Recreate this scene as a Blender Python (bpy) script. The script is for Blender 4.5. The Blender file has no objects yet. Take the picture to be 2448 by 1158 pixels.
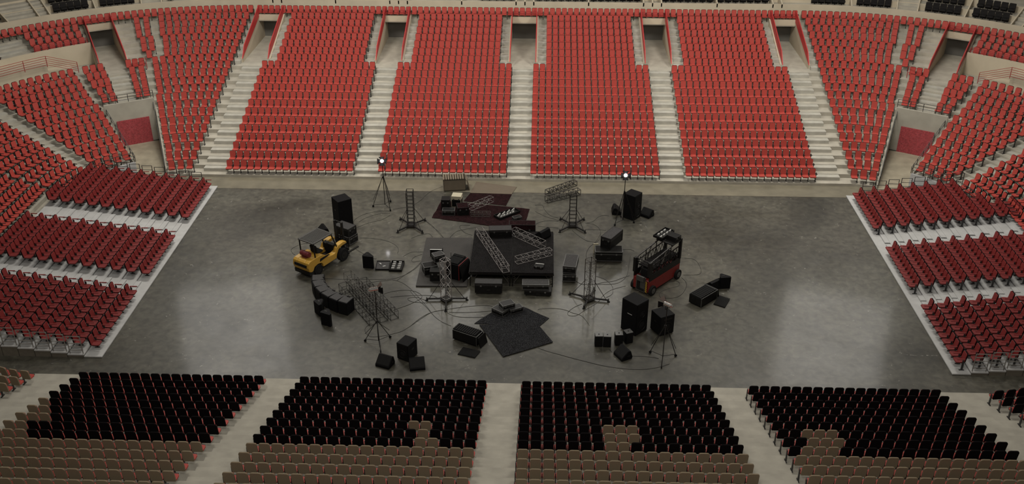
import bpy, math, random
from mathutils import Vector, Matrix
random.seed(7)
S = bpy.context.scene
COL = S.collection
PI = math.pi
# ------------------------------------------------------------------ camera
CAMP = (0.8039, -51.0473, 29.757); YAW, PITCH, ROLL, FPX = -0.032, 0.5006, 0.0013, 2381.9
_f = Vector((math.sin(YAW)*math.cos(PITCH), math.cos(YAW)*math.cos(PITCH), -math.sin(PITCH)))
_r = Vector((math.cos(YAW), -math.sin(YAW), 0)); _u = _r.cross(_f)
_c, _s = math.cos(ROLL), math.sin(ROLL)
_r, _u = _r*_c+_u*_s, _u*_c-_r*_s
cam = bpy.data.cameras.new('camera'); co = bpy.data.objects.new('camera', cam); COL.objects.link(co)
cam.sensor_width = 36; cam.lens = FPX/2448*36; cam.clip_end = 400
M = Matrix((_r, _u, -_f)).transposed().to_4x4(); M.translation = Vector(CAMP); co.matrix_world = M
S.camera = co
def proj(p):                       # picture position of a world point, used to leave out what the frame never shows
    d = Vector(p)-Vector(CAMP); z = d.dot(_f)
    return 1224+FPX*d.dot(_r)/z, 579-FPX*d.dot(_u)/z
def inframe(p, m=50):
    x, y = proj(p); return -m < x < 2448+m and -m < y < 1158+m
# ------------------------------------------------------------------ world, lights, exposure
S.view_settings.view_transform = 'Standard'; S.view_settings.look = 'None'; S.view_settings.gamma = 1
S.view_settings.use_curve_mapping = False; S.view_settings.exposure = 0.0
W = bpy.data.worlds.new('world'); S.world = W; W.use_nodes = True
bg = W.node_tree.nodes['Background']; bg.inputs[0].default_value = (1.0, .93, .82, 1); bg.inputs[1].default_value = .10
def area(name, loc, size, power, color=(1, .95, .86), target=(0, 0, 0)):
    l = bpy.data.lights.new(name, 'AREA'); l.shape = 'SQUARE'; l.size = size; l.energy = power; l.color = color
    o = bpy.data.objects.new(name, l); COL.objects.link(o); o.location = loc
    o.rotation_euler = (Vector(target)-Vector(loc)).to_track_quat('-Z', 'Y').to_euler(); return o
area('arena_light', (-16, 10, 26), 7.0, 1300, target=(-10, 6, 0))
area('arena_light', (16, 10, 26), 7.0, 1300, target=(10, 6, 0))
area('arena_light', (-14, -14, 27), 5.0, 1300, target=(-8, -8, 0))
area('arena_light', (14, -14, 27), 5.0, 1300, target=(8, -8, 0))
area('near_stand_fill', (0, -44, 33), 6.0, 4500, target=(0, -19, 3))  # unseen lamp added behind the camera to brighten the near seat backs
area('bowl_light', (-19, 10, 26), 6, 4300, target=(-22, 24, 3))
area('bowl_light', (19, 10, 26), 6, 4300, target=(22, 24, 3))
area('bowl_light', (0, 12, 26), 6, 2300, target=(0, 24, 3))
area('corner_light', (-29.5, 31, 26), 10, 1050, (1, .97, .91), target=(-18, -4, 0))
area('corner_light', (29.5, 31, 26), 10, 1050, (1, .97, .91), target=(18, -4, 0))
for x_ in (-9, 6): area('back_light', (x_, 37, 26), 7, 560, (1, .97, .91), target=(0, -4, 0))
# ------------------------------------------------------------------ materials
def mat(name, col, rough=.6, metal=0., spec=.5, var=.0, scale=4., bump=0., speck=None, emit=None, coat=0., col2=None, detail=4.):
    m = bpy.data.materials.new(name); m.use_nodes = True; nt = m.node_tree; b = nt.nodes['Principled BSDF']
    b.inputs['Base Color'].default_value = (*col, 1); b.inputs['Roughness'].default_value = rough
    b.inputs['Metallic'].default_value = metal; b.inputs['Specular IOR Level'].default_value = spec
    if coat: b.inputs['Coat Weight'].default_value = coat; b.inputs['Coat Roughness'].default_value = .12
    if emit: b.inputs['Emission Color'].default_value = (*emit[0], 1); b.inputs['Emission Strength'].default_value = emit[1]
    if var or bump or speck or col2:
        tc = nt.nodes.new('ShaderNodeTexCoord'); n = nt.nodes.new('ShaderNodeTexNoise')
        n.inputs['Scale'].default_value = scale; n.inputs['Detail'].default_value = detail
        nt.links.new(tc.outputs['Object'], n.inputs['Vector'])
        r = nt.nodes.new('ShaderNodeValToRGB'); r.color_ramp.elements[0].position = .3; r.color_ramp.elements[1].position = .7
        lo = tuple(c*(1-var) for c in col); hi = tuple(min(1, c*(1+var)) for c in col)
        if col2: lo, hi = col, col2
        r.color_ramp.elements[0].color = (*lo, 1); r.color_ramp.elements[1].color = (*hi, 1)
        nt.links.new(n.outputs['Fac'], r.inputs['Fac']); out = r.outputs['Color']
        if speck:
            n2 = nt.nodes.new('ShaderNodeTexNoise'); n2.inputs['Scale'].default_value = speck[1]; n2.inputs['Detail'].default_value = 2
            nt.links.new(tc.outputs['Object'], n2.inputs['Vector'])
            r2 = nt.nodes.new('ShaderNodeValToRGB'); r2.color_ramp.elements[0].position = speck[2]; r2.color_ramp.elements[1].position = speck[2]+.04
            r2.color_ramp.elements[0].color = (0, 0, 0, 1); r2.color_ramp.elements[1].color = (1, 1, 1, 1)
            nt.links.new(n2.outputs['Fac'], r2.inputs['Fac'])
            mx = nt.nodes.new('ShaderNodeMix'); mx.data_type = 'RGBA'
            nt.links.new(r2.outputs['Color'], mx.inputs[0]); nt.links.new(out, mx.inputs[6]); mx.inputs[7].default_value = (*speck[0], 1)
            out = mx.outputs[2]
        nt.links.new(out, b.inputs['Base Color'])
        if bump:
            bp = nt.nodes.new('ShaderNodeBump'); bp.inputs['Strength'].default_value = bump; bp.inputs['Distance'].default_value = .02
            nt.links.new(n.outputs['Fac'], bp.inputs['Height']); nt.links.new(bp.outputs['Normal'], b.inputs['Normal'])
    return m
RED = mat('red_seat', (.37, .046, .034), .6)
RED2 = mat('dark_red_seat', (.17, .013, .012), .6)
SHELL = mat('black_seat_shell', (.0045, .0035, .004), .8, spec=.06)
HAZED = mat('haze_tinted_shell', (.21, .17, .115), .75, spec=.1)  # black shell with the pale haze painted into its colour
FRAME = mat('dark_seat_frame', (.02, .02, .02), .5)
BOLT = mat('pale_bracket', (.45, .43, .38), .5)
BLACKSEAT = mat('black_suite_seat', (.010, .009, .009), .6, var=.3, spec=.2)
CONC = mat('terrace_concrete', (.36, .335, .28), .85, var=.14, scale=1.3, detail=8, bump=.1)
CONCL = mat('light_step_concrete', (.37, .355, .31), .85, var=.12, scale=2.0, detail=8)
NCONC = mat('near_terrace_concrete', (.34, .32, .27), .85, var=.14, scale=1.3, detail=8, bump=.1)
CREAM = mat('cream_painted_concrete', (.47, .41, .31), .8, var=.07, scale=.8, detail=8)
WALLC = mat('bare_concrete_wall', (.33, .31, .26), .8, var=.16, scale=.7, detail=9)
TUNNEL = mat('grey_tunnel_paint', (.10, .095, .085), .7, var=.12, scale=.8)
BACKW = mat('concourse_wall', (.20, .16, .10), .8, var=.25, scale=.5)
GUARDRED = mat('red_guard_panel', (.42, .028, .028), .55, var=.08)
RAILRED = mat('red_rail_paint', (.30, .025, .028), .5)
RAILG = mat('grey_rail_steel', (.05, .05, .048), .45, .3)
RAILS = mat('silver_rail_steel', (.30, .29, .27), .4, .6)
DECKG = mat('grey_platform_deck', (.40, .40, .395), .7, var=.08, scale=2)
FASC = mat('brown_fascia', (.13, .115, .09), .7, var=.1)
DOORR = mat('speckled_red_shutter', (.30, .042, .050), .6, var=.3, scale=9, speck=((.35, .08, .09), 14, .62))
BLK = mat('black_cabinet', (.0035, .0035, .004), .6, spec=.12, var=.3, scale=14)
BLK2 = mat('black_case_laminate', (.0055, .0053, .005), .5, spec=.2, var=.2, scale=6)
SPK = mat('speckled_case_lid', (.009, .008, .008), .6, var=.3, scale=10, speck=((.10, .095, .095), 60, .62))
GRILL = mat('speaker_grille', (.003, .003, .003), .7, spec=.2, var=.5, scale=60)
STEEL = mat('dull_truss_steel', (.09, .083, .075), .45, .6)
STEELL = mat('bright_truss_steel', (.30, .28, .27), .45, .6)
DSTEEL = mat('dark_steel', (.012, .011, .010), .45, .4)
CHROME = mat('polished_chrome', (.8, .78, .75), .15, 1)
ALU = mat('aluminium_edge', (.16, .16, .155), .4, .7)
CLAMP = mat('silver_clamp', (.5, .5, .48), .35, .5)
WHITEP = mat('white_edge', (.7, .7, .68), .4)
RUB = mat('black_rubber', (.008, .008, .008), .8, spec=.2)
YEL = mat('yellow_paint', (.43, .245, .032), .42, coat=.15, var=.05)
REDP = mat('red_lift_paint', (.16, .012, .010), .5, var=.1)
TANK = mat('dark_red_tank', (.13, .018, .022), .45)
GREYP = mat('grey_panel', (.05, .048, .044), .5)
HAZY = mat('hazard_yellow', (.55, .33, .03), .5)
LOGO = mat('pale_badge', (.35, .35, .34), .4)
LIDTAN = mat('pale_lining', (.38, .35, .26), .8)
HAZEC = mat('haze_tinted_case', (.14, .112, .078), .7, var=.06)  # case colour with the far band's haze painted in
MATB = mat('speckled_black_mat', (.008, .008, .009), .9, spec=.08, var=.4, scale=3, speck=((.11, .11, .115), 38, .60))
DECKM = mat('stage_deck_carpet', (.006, .0055, .0055), .9, spec=.08, var=.4, scale=3, speck=((.055, .05, .052), 38, .60))
MATR = mat('speckled_maroon_mat', (.012, .0042, .0048), .9, spec=.06, var=.4, scale=3, speck=((.055, .03, .031), 24, .64))
MATHAZE = mat('haze_tinted_mat', (.105, .082, .058), .85, var=.05)  # far half of the mat, haze painted into its colour
LOWP = mat('dark_platform_top', (.020, .018, .016), .6, var=.3, scale=1, speck=((.075, .07, .06), 38, .62))
WIRE = mat('black_cable', (.012, .011, .010), .6)
LITL = mat('lit_lamp_lens', (1, 1, 1), .3, emit=((1, .96, 1), 8))
LENS = mat('unlit_lens', (.1, .1, .1), .1)
COPPER = mat('rose_chrome', (.55, .42, .38), .2, 1)
# polished arena floor: cloudy patches, fine scratches, uneven gloss
def floor_mat():
    m = bpy.data.materials.new('polished_concrete'); m.use_nodes = True; nt = m.node_tree; b = nt.nodes['Principled BSDF']; N = nt.nodes.new; L = nt.links.new
    tc = N('ShaderNodeTexCoord')
    def noise(s, d, dist=0, v=None):
        n = N('ShaderNodeTexNoise'); n.inputs['Scale'].default_value = s; n.inputs['Detail'].default_value = d; n.inputs['Distortion'].default_value = dist
        L(v or tc.outputs['Object'], n.inputs['Vector']); return n.outputs['Fac']
    def ramp(f, a, b_, c0, c1):
        r = N('ShaderNodeValToRGB'); e = r.color_ramp.elements; e[0].position = a; e[1].position = b_; e[0].color = (*c0, 1); e[1].color = (*c1, 1)
        L(f, r.inputs['Fac']); return r.outputs['Color']
    def mix(f, a, b_, mode='MIX'):
        x = N('ShaderNodeMix'); x.data_type = 'RGBA'; x.blend_type = mode
        if isinstance(f, float): x.inputs[0].default_value = f
        else: L(f, x.inputs[0])
        L(a, x.inputs[6]); L(b_, x.inputs[7]); return x.outputs[2]
    base = ramp(noise(.16, 5, .6), .34, .68, (.032, .030, .023), (.088, .083, .066))
    fine = ramp(noise(2.6, 15, .5), .3, .7, (.62, .62, .62), (1.34, 1.34, 1.32))
    c = mix(1.0, base, fine, 'MULTIPLY')
    scr = ramp(noise(.9, 8, 3.5), .655, .70, (0, 0, 0), (1, 1, 1))
    sc2 = ramp(noise(7, 4, 1), .50, .60, (0, 0, 0), (1, 1, 1))
    mask = mix(1.0, scr, sc2, 'MULTIPLY')
    cl = N('ShaderNodeRGB'); cl.outputs[0].default_value = (.20, .19, .165, 1)
    c = mix(mask, c, cl.outputs[0])
    L(c, b.inputs['Base Color'])
    rr = ramp(noise(.45, 6, 1), .3, .7, (.34, .34, .34), (.52, .52, .52)); L(rr, b.inputs['Roughness'])
    b.inputs['Specular IOR Level'].default_value = .5
    b.inputs['Coat Weight'].default_value = .3; b.inputs['Coat Roughness'].default_value = .11
    bp = N('ShaderNodeBump'); bp.inputs['Strength'].default_value = .05; bp.inputs['Distance'].default_value = .01
    L(noise(5, 6, 1), bp.inputs['Height']); L(bp.outputs['Normal'], b.inputs['Normal'])
    return m
FLOOR = floor_mat()
HAZEFLOOR = mat('haze_tinted_floor', (.15, .134, .096), .55, var=.18, scale=1.0, detail=9)  # floor colour with the pale far haze painted in
PORTF = mat('pale_portal_floor', (.30, .265, .195), .7, var=.2, scale=1.2, detail=9)
# ------------------------------------------------------------------ mesh helpers
class MB:
    def __init__(s): s.v = []; s.f = []; s.m = []
    def add(s, vs, fs, m=0):
        k = len(s.v); s.v += [tuple(v) for v in vs]; s.f += [tuple(i+k for i in f) for f in fs]; s.m += [m]*len(fs)
    def box(s, c, d, rz=0, m=0, rx=0, ry=0):
        R = Matrix.Rotation(rz, 3, 'Z') @ Matrix.Rotation(ry, 3, 'Y') @ Matrix.Rotation(rx, 3, 'X'); h = Vector(d)/2; c = Vector(c)
        vs = [c + R @ Vector((x*h.x, y*h.y, z*h.z)) for x in (-1, 1) for y in (-1, 1) for z in (-1, 1)]
        s.add(vs, [(0, 1, 3, 2), (4, 6, 7, 5), (0, 4, 5, 1), (2, 3, 7, 6), (0, 2, 6, 4), (1, 5, 7, 3)], m); return s
    def bar(s, a, b, w=.05, h=None, m=0):
        a, b = Vector(a), Vector(b); d = b-a; L = d.length; h = h or w
        if L < 1e-6: return s
        q = d.to_track_quat('X', 'Z').to_matrix(); c = (a+b)/2
        vs = [c + q @ Vector((x*L/2, y*w/2, z*h/2)) for x in (-1, 1) for y in (-1, 1) for z in (-1, 1)]
        s.add(vs, [(0, 1, 3, 2), (4, 6, 7, 5), (0, 4, 5, 1), (2, 3, 7, 6), (0, 2, 6, 4), (1, 5, 7, 3)], m); return s
    def tube(s, pts, r, n=8, m=0, r2=None):
        pts = [Vector(p) for p in pts]; N = len(pts); base = len(s.v); vs = []
        for i, p in enumerate(pts):
            d = (pts[min(i+1, N-1)]-pts[max(i-1, 0)]).normalized(); q = d.to_track_quat('Z', 'Y').to_matrix()
            rr = r if r2 is None else r+(r2-r)*i/(N-1)
            vs += [p + q @ Vector((rr*math.cos(2*PI*j/n), rr*math.sin(2*PI*j/n), 0)) for j in range(n)]
        fs = [(i*n+j, i*n+(j+1) % n, (i+1)*n+(j+1) % n, (i+1)*n+j) for i in range(N-1) for j in range(n)]
        fs += [tuple(range(n))[::-1], tuple((N-1)*n+j for j in range(n))]
        s.add(vs, fs, m); return s
    def ext(s, poly, a, b, axis='y', m=0, T=None):      # polygon extruded: axis y takes (x,z), axis z takes (x,y), axis x takes (y,z)
        f = {'y': lambda p, t: (p[0], t, p[1]), 'z': lambda p, t: (p[0], p[1], t), 'x': lambda p, t: (t, p[0], p[1])}[axis]
        n = len(poly); vs = [Vector(f(p, a)) for p in poly]+[Vector(f(p, b)) for p in poly]
        if T: vs = [T @ v for v in vs]
        s.add(vs, [tuple(range(n))[::-1], tuple(range(n, 2*n))]+[(i, (i+1) % n, n+(i+1) % n, n+i) for i in range(n)], m); return s
    def build(s, name, mats, parent=None, loc=(0, 0, 0), rz=0, bevel=0, smooth=False):
        me = bpy.data.meshes.new(name); me.from_pydata(s.v, [], s.f)
        for x in (mats if isinstance(mats, (list, tuple)) else [mats]): me.materials.append(x)
        me.polygons.foreach_set('material_index', s.m)
        me.validate(); me.update()
        import bmesh
        bm = bmesh.new(); bm.from_mesh(me); bmesh.ops.recalc_face_normals(bm, faces=bm.faces); bm.to_mesh(me); bm.free()
        if smooth:
            me.polygons.foreach_set('use_smooth', [True]*len(me.polygons))
            me.set_sharp_from_angle(angle=.7)
        o = bpy.data.objects.new(name, me); COL.objects.link(o)
        if parent is not None: o.parent = parent
        o.location = loc; o.rotation_euler = (0, 0, rz)
        if bevel:
            b = o.modifiers.new('bevel', 'BEVEL'); b.width = bevel; b.segments = 2; b.limit_method = 'ANGLE'
        return o
def tag(o, label=None, cat=None, group=None, kind=None):
    if label: o['label'] = label
    if cat: o['category'] = cat
    if group: o['group'] = group
    if kind: o['kind'] = kind
    return o
def thing(name, label, cat, loc=(0, 0, 0), rz=0, group=None):
    o = bpy.data.objects.new(name, None); COL.objects.link(o); o.empty_display_size = .2
    o.location = loc; o.rotation_euler = (0, 0, rz); return tag(o, label, cat, group)
def copy_tree(o, kids, parent=None):
    c = o.copy(); COL.objects.link(c)
    if parent is not None: c.parent = parent
    for ch in kids.get(o.name, []): copy_tree(ch, kids, c)
    return c
def lab(o, s): o['label'] = s; return o
D = math.radians
ORD = ['first', 'second', 'third', 'fourth', 'fifth', 'sixth', 'seventh', 'eighth', 'ninth', 'tenth', 'eleventh', 'twelfth', 'thirteenth', 'fourteenth', 'fifteenth', 'sixteenth', 'seventeenth', 'eighteenth', 'nineteenth', 'twentieth', 'twenty-first', 'twenty-second']
# ------------------------------------------------------------------ bowl layout
CX, CY = 22.75, 6.97            # corner arcs, mirrored about x = AX
AX = -.75
T1, R1, Z1 = .959, .287, .20    # far rows: depth, rise, first tread
T2, R2, Z2 = .924, .324, .20    # near rows
NY0, FY0 = 12.55, 12.66         # y of the first row's seat backs
RAD0 = FY0-CY
SECX = [(-21.42, -12.37), (-10.66, -1.61), (0.02, 9.07), (10.82, 19.87)]
AISX = [-22.25, -11.51, -.80, 9.94, 20.75]
def pol(side, th, r, far=True):   # side -1 left, +1 right; th degrees, 90 = towards the far (near) wall, 180 = towards the side
    a = D(th); x = -22.75+r*math.cos(a); y = (CY if far else -(NY0-RAD0))
    y = y+r*math.sin(a) if far else y-r*math.sin(a)
    return (AX+side*(-x)*1.0, y)
"""left corner centre is x = AX-22.75 = -23.5, right one x = AX+22.75 = 22.0"""
def sector(mb, side, th0, th1, r0, r1, z0, z1, far=True, m=0):
    n = max(1, int(abs(th1-th0)/3)+1); ths = [th0+(th1-th0)*i/n for i in range(n+1)]
    vs = []
    for t in ths:
        for r in (r0, r1):
            x, y = pol(side, t, r, far); vs += [(x, y, z0), (x, y, z1)]
    fs = []
    for i in range(n):
        a = i*4; b = a+4
        fs += [(a+1, a+3, b+3, b+1), (a, b, b+2, a+2), (a, a+1, b+1, b), (a+2, b+2, b+3, a+3)]
    fs += [(0, 2, 3, 1), (n*4, n*4+1, n*4+3, n*4+2)]
    mb.add(vs, fs, m)
PT0, PT1 = 112.3, 128.3           # lower portal in the corner
AT0, AT1 = 150.6, 155.0           # corner stair
def zt(k, far=True): return (Z1+R1*k) if far else (Z2+R2*k)
def rt(k, far=True): return RAD0+(T1 if far else T2)*k-.5
VK = 14                           # first row with the upper mouths
HW = 1.07
# ------------------------------------------------------------------ the setting
mb = MB(); mb.box((AX, 0, -.15), (110, 80, .3)); tag(mb.build('floor', FLOOR), kind='structure')
mb = MB(); mb.box((AX, 11.35, .004), (50, 1.95, .008)); tag(mb.build('added_haze_band', HAZEFLOOR), kind='structure')  # thin slab added to carry the painted haze band on the far floor
mb = MB(); mb.box((AX, -29.75, .004), (60, 37.0, .008)); tag(mb.build('trim_2', NCONC), kind='structure')
tmb = MB(); smb = MB()            # terraces, aisle half steps
for k in range(21):
    z, y0 = zt(k), FY0+T1*k-.5; y1 = y0+T1+.02; zb = max(-.02, z-(.75 if k < 20 else .30))
    xs = [(AX-CX, AX+CX)]
    if VK <= k < 20:
        e = [AX-CX]+[v for a in AISX for v in (a-HW-.1, a+HW+.1)]+[AX+CX]; xs = [(e[i], e[i+1]) for i in range(0, len(e), 2)]
    for a, b in xs:
        if b > a: tmb.box(((a+b)/2, (y0+y1)/2, (z+zb)/2), (b-a, y1-y0, z-zb))
    for a in AISX:
        if k < 20 and k >= 1 and k <= VK-1:
            w = 1.70 if abs(a-AX) > 15 else 1.68
            smb.box((a, y0-T1*.25, z-R1*.5-.03), (w, T1*.5, R1+.06-.06))
            smb.box((a, y0+.03, z+.004), (w, .06, .012))
        elif VK <= k < 20:
            for s in (-1, 1): smb.box((a+s*(HW+.1+.43), y0-T1*.25, z-R1*.5-.03), (.86, T1*.5, R1))
    for sd in (-1, 1):
        r0, r1 = rt(k), rt(k)+T1+.02
        if k < 2: iv = [(90, PT0)]
        elif k <= 7: iv = [(90, PT0), (PT1, 180)]
        elif k < VK: iv = [(90, 180)]
        elif k < 17:
            d = math.degrees(math.asin((HW+.1)/r0)); iv = [(90, 120-d)]
            sector(tmb, sd, 120+d, 180, r0, r1, zt(VK-1)-.4, zt(VK-1)+(.02 if k < 16 else .02))
        elif k < 20:
            d = math.degrees(math.asin((HW+.1)/r0)); iv = [(90, 120-d), (120+d, 180)]
        else: iv = [(90, 180)]
        for a, b in iv: sector(tmb, sd, a, b, r0, r1, zb, z)
        if 2 <= k <= 20:
            for s0, s1, lo, hi in ((AT0-.3, AT1+.3, 3, 13), (117.3, 122.7, 9, 13), (134.6, 140.2, 17, 20)):
                if lo <= k <= hi: sector(smb, sd, s0, s1, r0-T1*.5, r0+.01, z-R1, z-R1*.5)
        # straight side stand behind the corner
        if 2 <= k < 14:
            xo = AX+sd*(CX+(r0+r1)/2); tmb.box((xo, 1.5, (z+zb)/2), (r1-r0, 11.0, z-zb))
tag(tmb.build('seating_terrace', CONC), kind='structure'); tag(smb.build('terrace_steps', CONCL), kind='structure')
nmb = MB(); nsm = MB()
for k in range(19):
    z, y0 = zt(k, 0), -(NY0+T2*k-.5); y1 = y0-T2-.02; zb = max(0, z-.8)
    nmb.box((AX, (y0+y1)/2, (z+zb)/2), (2*CX, y0-y1, z-zb))
    for a in AISX:
        if k: nsm.box((a, y0+T2*.22, z-R2*.75), (1.62, T2*.44, R2*.5))
    for sd in (-1, 1):
        sector(nmb, sd, 90, 150, rt(k, 0), rt(k, 0)+T2+.02, zb, z, far=False)
tag(nmb.build('near_seating_terrace', NCONC), kind='structure'); tag(nsm.build('near_terrace_steps', NCONC), kind='structure')
# ---- upper mouths (five straight ones, one in each corner)
def vomitory(T, n):
    w = MB()
    for s in (-1, 1):
        w.ext([(25.55, 3.6), (33, 3.6), (33, 6.3), (31.5, 6.28), (25.55, 4.25)], s*HW, s*(HW+.1), 'x', T=T)
    w.ext([(31.3, 5.72), (31.45, 5.72), (31.45, 6.2), (31.3, 6.2)], -HW, HW, 'x', T=T)
    tag(w.build('wall_tunnel', CREAM), kind='structure')
    f = MB(); f.ext([(25.6, 3.5), (33.2, 3.5), (33.2, 3.935), (25.6, 3.935)], -HW, HW, 'x', T=T); tag(f.build('tunnel_floor', CONC), kind='structure')
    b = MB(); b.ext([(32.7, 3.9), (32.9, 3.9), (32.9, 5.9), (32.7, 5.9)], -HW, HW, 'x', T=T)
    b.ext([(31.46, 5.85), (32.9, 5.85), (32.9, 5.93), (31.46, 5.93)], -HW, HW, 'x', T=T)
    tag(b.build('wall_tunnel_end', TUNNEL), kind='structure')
    return T
where = ['outermost left', 'second from left', 'middle', 'second from right', 'outermost right']
def guards(T, nm):
    r = thing('guard_railing', 'red guard panels and low red railing framing the %s stair mouth' % nm, 'railing', (0, 0, 0))
    for s in (-1, 1):
        g = MB(); g.ext([(25.3, 4.3), (26.2, 5.15), (31.6, 6.95), (31.6, 6.12), (26.2, 4.55)], s*(HW-.07), s*(HW-.01), 'x', T=T)
        g.build('guard_panel', GUARDRED, r)
    for i in range(5):
        x = -HW+2*HW*i/4; p = MB(); p.bar(T @ Vector((x, 31.38, 6.2)), T @ Vector((x, 31.38, 6.68)), .035); p.build('post', RAILRED, r)
    for z in (6.34, 6.5, 6.67):
        p = MB(); p.bar(T @ Vector((-HW, 31.38, z)), T @ Vector((HW, 31.38, z)), .03); p.build('rail', RAILRED, r)
for i, a in enumerate(AISX):
    T = Matrix.Translation((a, 0, 0)); vomitory(T, i); guards(T, where[i]+' straight')
def cornerT(sd, th=120, base=0.):   # local y = distance from the rink's long axis, mapped onto the ray at th
    cx, cy = pol(sd, th, 0); a = D(th); dx, dy = -sd*math.cos(a)*1.0, math.sin(a)
    e = Vector((dx, dy, 0)); u = Vector((dy, -dx, 0)); off = CY
    m = Matrix(((u.x, e.x, 0, cx-e.x*off), (u.y, e.y, 0, cy-e.y*off), (0, 0, 1, 0), (0, 0, 0, 1)))
    return m
for sd, nm in ((-1, 'left corner'), (1, 'right corner')):
    T = cornerT(sd); vomitory(T, 9); guards(T, nm)
    # ---- lower portal
    w = MB()
    for th in (PT0, PT1):
        tt = 1 if th == PT0 else -1
        pts = []
        for r in (rt(0) if th == PT0 else 7.1, 12.75):
            k = (r-rt(0))/T1; pts.append((r, Z1+R1*k+.12))
        (ra, za), (rb, zb_) = pts; v = []
        for r, z in ((ra, za), (rb, zb_)):
            for t in (th, th+tt*-.8):
                x, y = pol(sd, t, r); v += [(x, y, 0), (x, y, z)]
        w.add(v, [(0, 1, 3, 2), (4, 6, 7, 5), (0, 4, 5, 1), (2, 3, 7, 6), (1, 5, 7, 3), (0, 2, 6, 4)])
    a, b = Vector(pol(sd, PT0, 12.9)), Vector(pol(sd, PT1, 12.9)); n = Vector(pol(sd, 120.3, 12.75)); 
    w.bar((a.x, a.y, 1.68), (b.x, b.y, 1.68), .2, 3.3); tag(w.build('wall_portal_'+nm.split()[0], WALLC), kind='structure')
    dcen = Vector(pol(sd, 120.1, 12.60)); dv = (b-a).normalized()
    d = MB(); d.bar((dcen-dv*1.17).to_3d()+Vector((0, 0, 1.0)), (dcen+dv*1.17).to_3d()+Vector((0, 0, 1.0)), .06, 2.0)
    tag(d.build('door_%d' % (1 if sd < 0 else 2), DOORR), kind='structure')
    w = MB(); sector(w, sd, PT0-.5, PT1+.5, 4.4, 12.6, 0, .012); tag(w.build('trim_portal_'+nm.split()[0], PORTF), kind='structure')
    # ---- front walls of the corner stand
    w = MB(); sector(w, sd, PT1, 180, 6.95, 7.12, 0, .92); xo = AX+sd*(CX+7.03); w.box((xo, 1.5, .46), (.15, 11, .92))
    tag(w.build('wall_front_'+nm.split()[0], DECKG), kind='structure')
    # ---- wall behind the accessible platform, platform edge
    w = MB(); sector(w, sd, 123.1, 160, rt(17)-.12, rt(17)+.02, 3.9, 5.62); tag(w.build('wall_upper_'+nm.split()[0], CREAM), kind='structure')
    w = MB(); sector(w, sd, 134.0, 160, rt(15), rt(17)-.1, 3.9, 5.05); sector(w, sd, 128.5, 134.0, rt(15)+.3, rt(16)+.3, 3.9, 4.35)
    tag(w.build('trim_platform_'+nm.split()[0], CREAM), kind='structure')
def rail(name, label, cat, pts, h, nr, M_, step=1.2, group=None, w=.035):
    """railing along floor points; posts and rails are parts"""
    t = thing(name, label, cat, pts[0], group=group); o = Vector(pts[0]); P = [Vector(p)-o for p in pts]
    for i in range(len(P)-1):
        a, b = P[i], P[i+1]; n = max(1, round((b-a).length/step))
        for j in range(n+(1 if i == len(P)-2 else 0)):
            q = a.lerp(b, j/n); m = MB(); m.bar(q, q+Vector((0, 0, h)), w); m.build('post', M_, t)
        for z in range(nr):
            hh = Vector((0, 0, h*(1-z/nr))); m = MB(); m.bar(a+hh, b+hh, w*.8); m.build('rail', M_, t)
    return t
for sd, nm in ((-1, 'left'), (1, 'right')):
    P3 = lambda th, r, z: (*pol(sd, th, r), z)
    zf = .92
    rail('guard_rail', 'steel railing fronting the wedge of seats between portal and stair, %s corner' % nm, 'railing', [P3(128.8, 7.0, zf), P3(139, 7.0, zf), P3(149.5, 7.0, zf)], .75, 3, RAILG)
    rail('guard_rail', 'steel railing at the foot of the seats beyond the corner stair, %s side' % nm, 'railing', [P3(155.5, 7.0, zf), P3(167, 7.0, zf), P3(178, 7.0, zf)], .75, 3, RAILG)
    rail('guard_rail', 'dark steel railing on the wall above the red portal door, %s corner' % nm, 'railing', [P3(PT0, 12.95, 3.3), P3(PT1, 12.95, 3.3)], .62, 3, RAILG, .95)
    for th, wn in ((PT0+.4, 'inner'), (PT1-.4, 'outer')):
        r0 = 5.4 if th < 120 else 7.1
        rail('hand_rail', 'dark sloping handrail on the %s side wall of the %s portal' % (wn, nm), 'railing', [P3(th, r, Z1+R1*((r-rt(0))/T1)+.12) for r in (r0, 9.0, 10.9, 12.7)], .5, 2, RAILG, 1.0)
    rail('guard_rail', 'red five-bar railing along the raised platform in the %s upper corner' % nm, 'railing', [P3(127.9, 19.0, 4.15), P3(134.4, 19.0, 5.06), P3(139.5, 19.0, 5.06), P3(146, 19.0, 5.06), P3(152, 19.0, 5.06)], .85, 5, RAILRED, 3.)
    rail('guard_rail', 'red railing above the cream wall in the %s upper corner' % nm, 'railing', [P3(123.6, rt(17)-.06, 5.62), P3(129, rt(17)-.06, 5.62), P3(134.3, rt(17)-.06, 5.62)], .4, 3, RAILRED, 1.2)
    rail('guard_rail', 'small red railing at the foot of the %s corner side stair' % nm, 'railing', [P3(115.9, 17.6, 4.0), P3(112.6, 17.9, 4.0)], .9, 2, RAILRED, 1.0)
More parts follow.
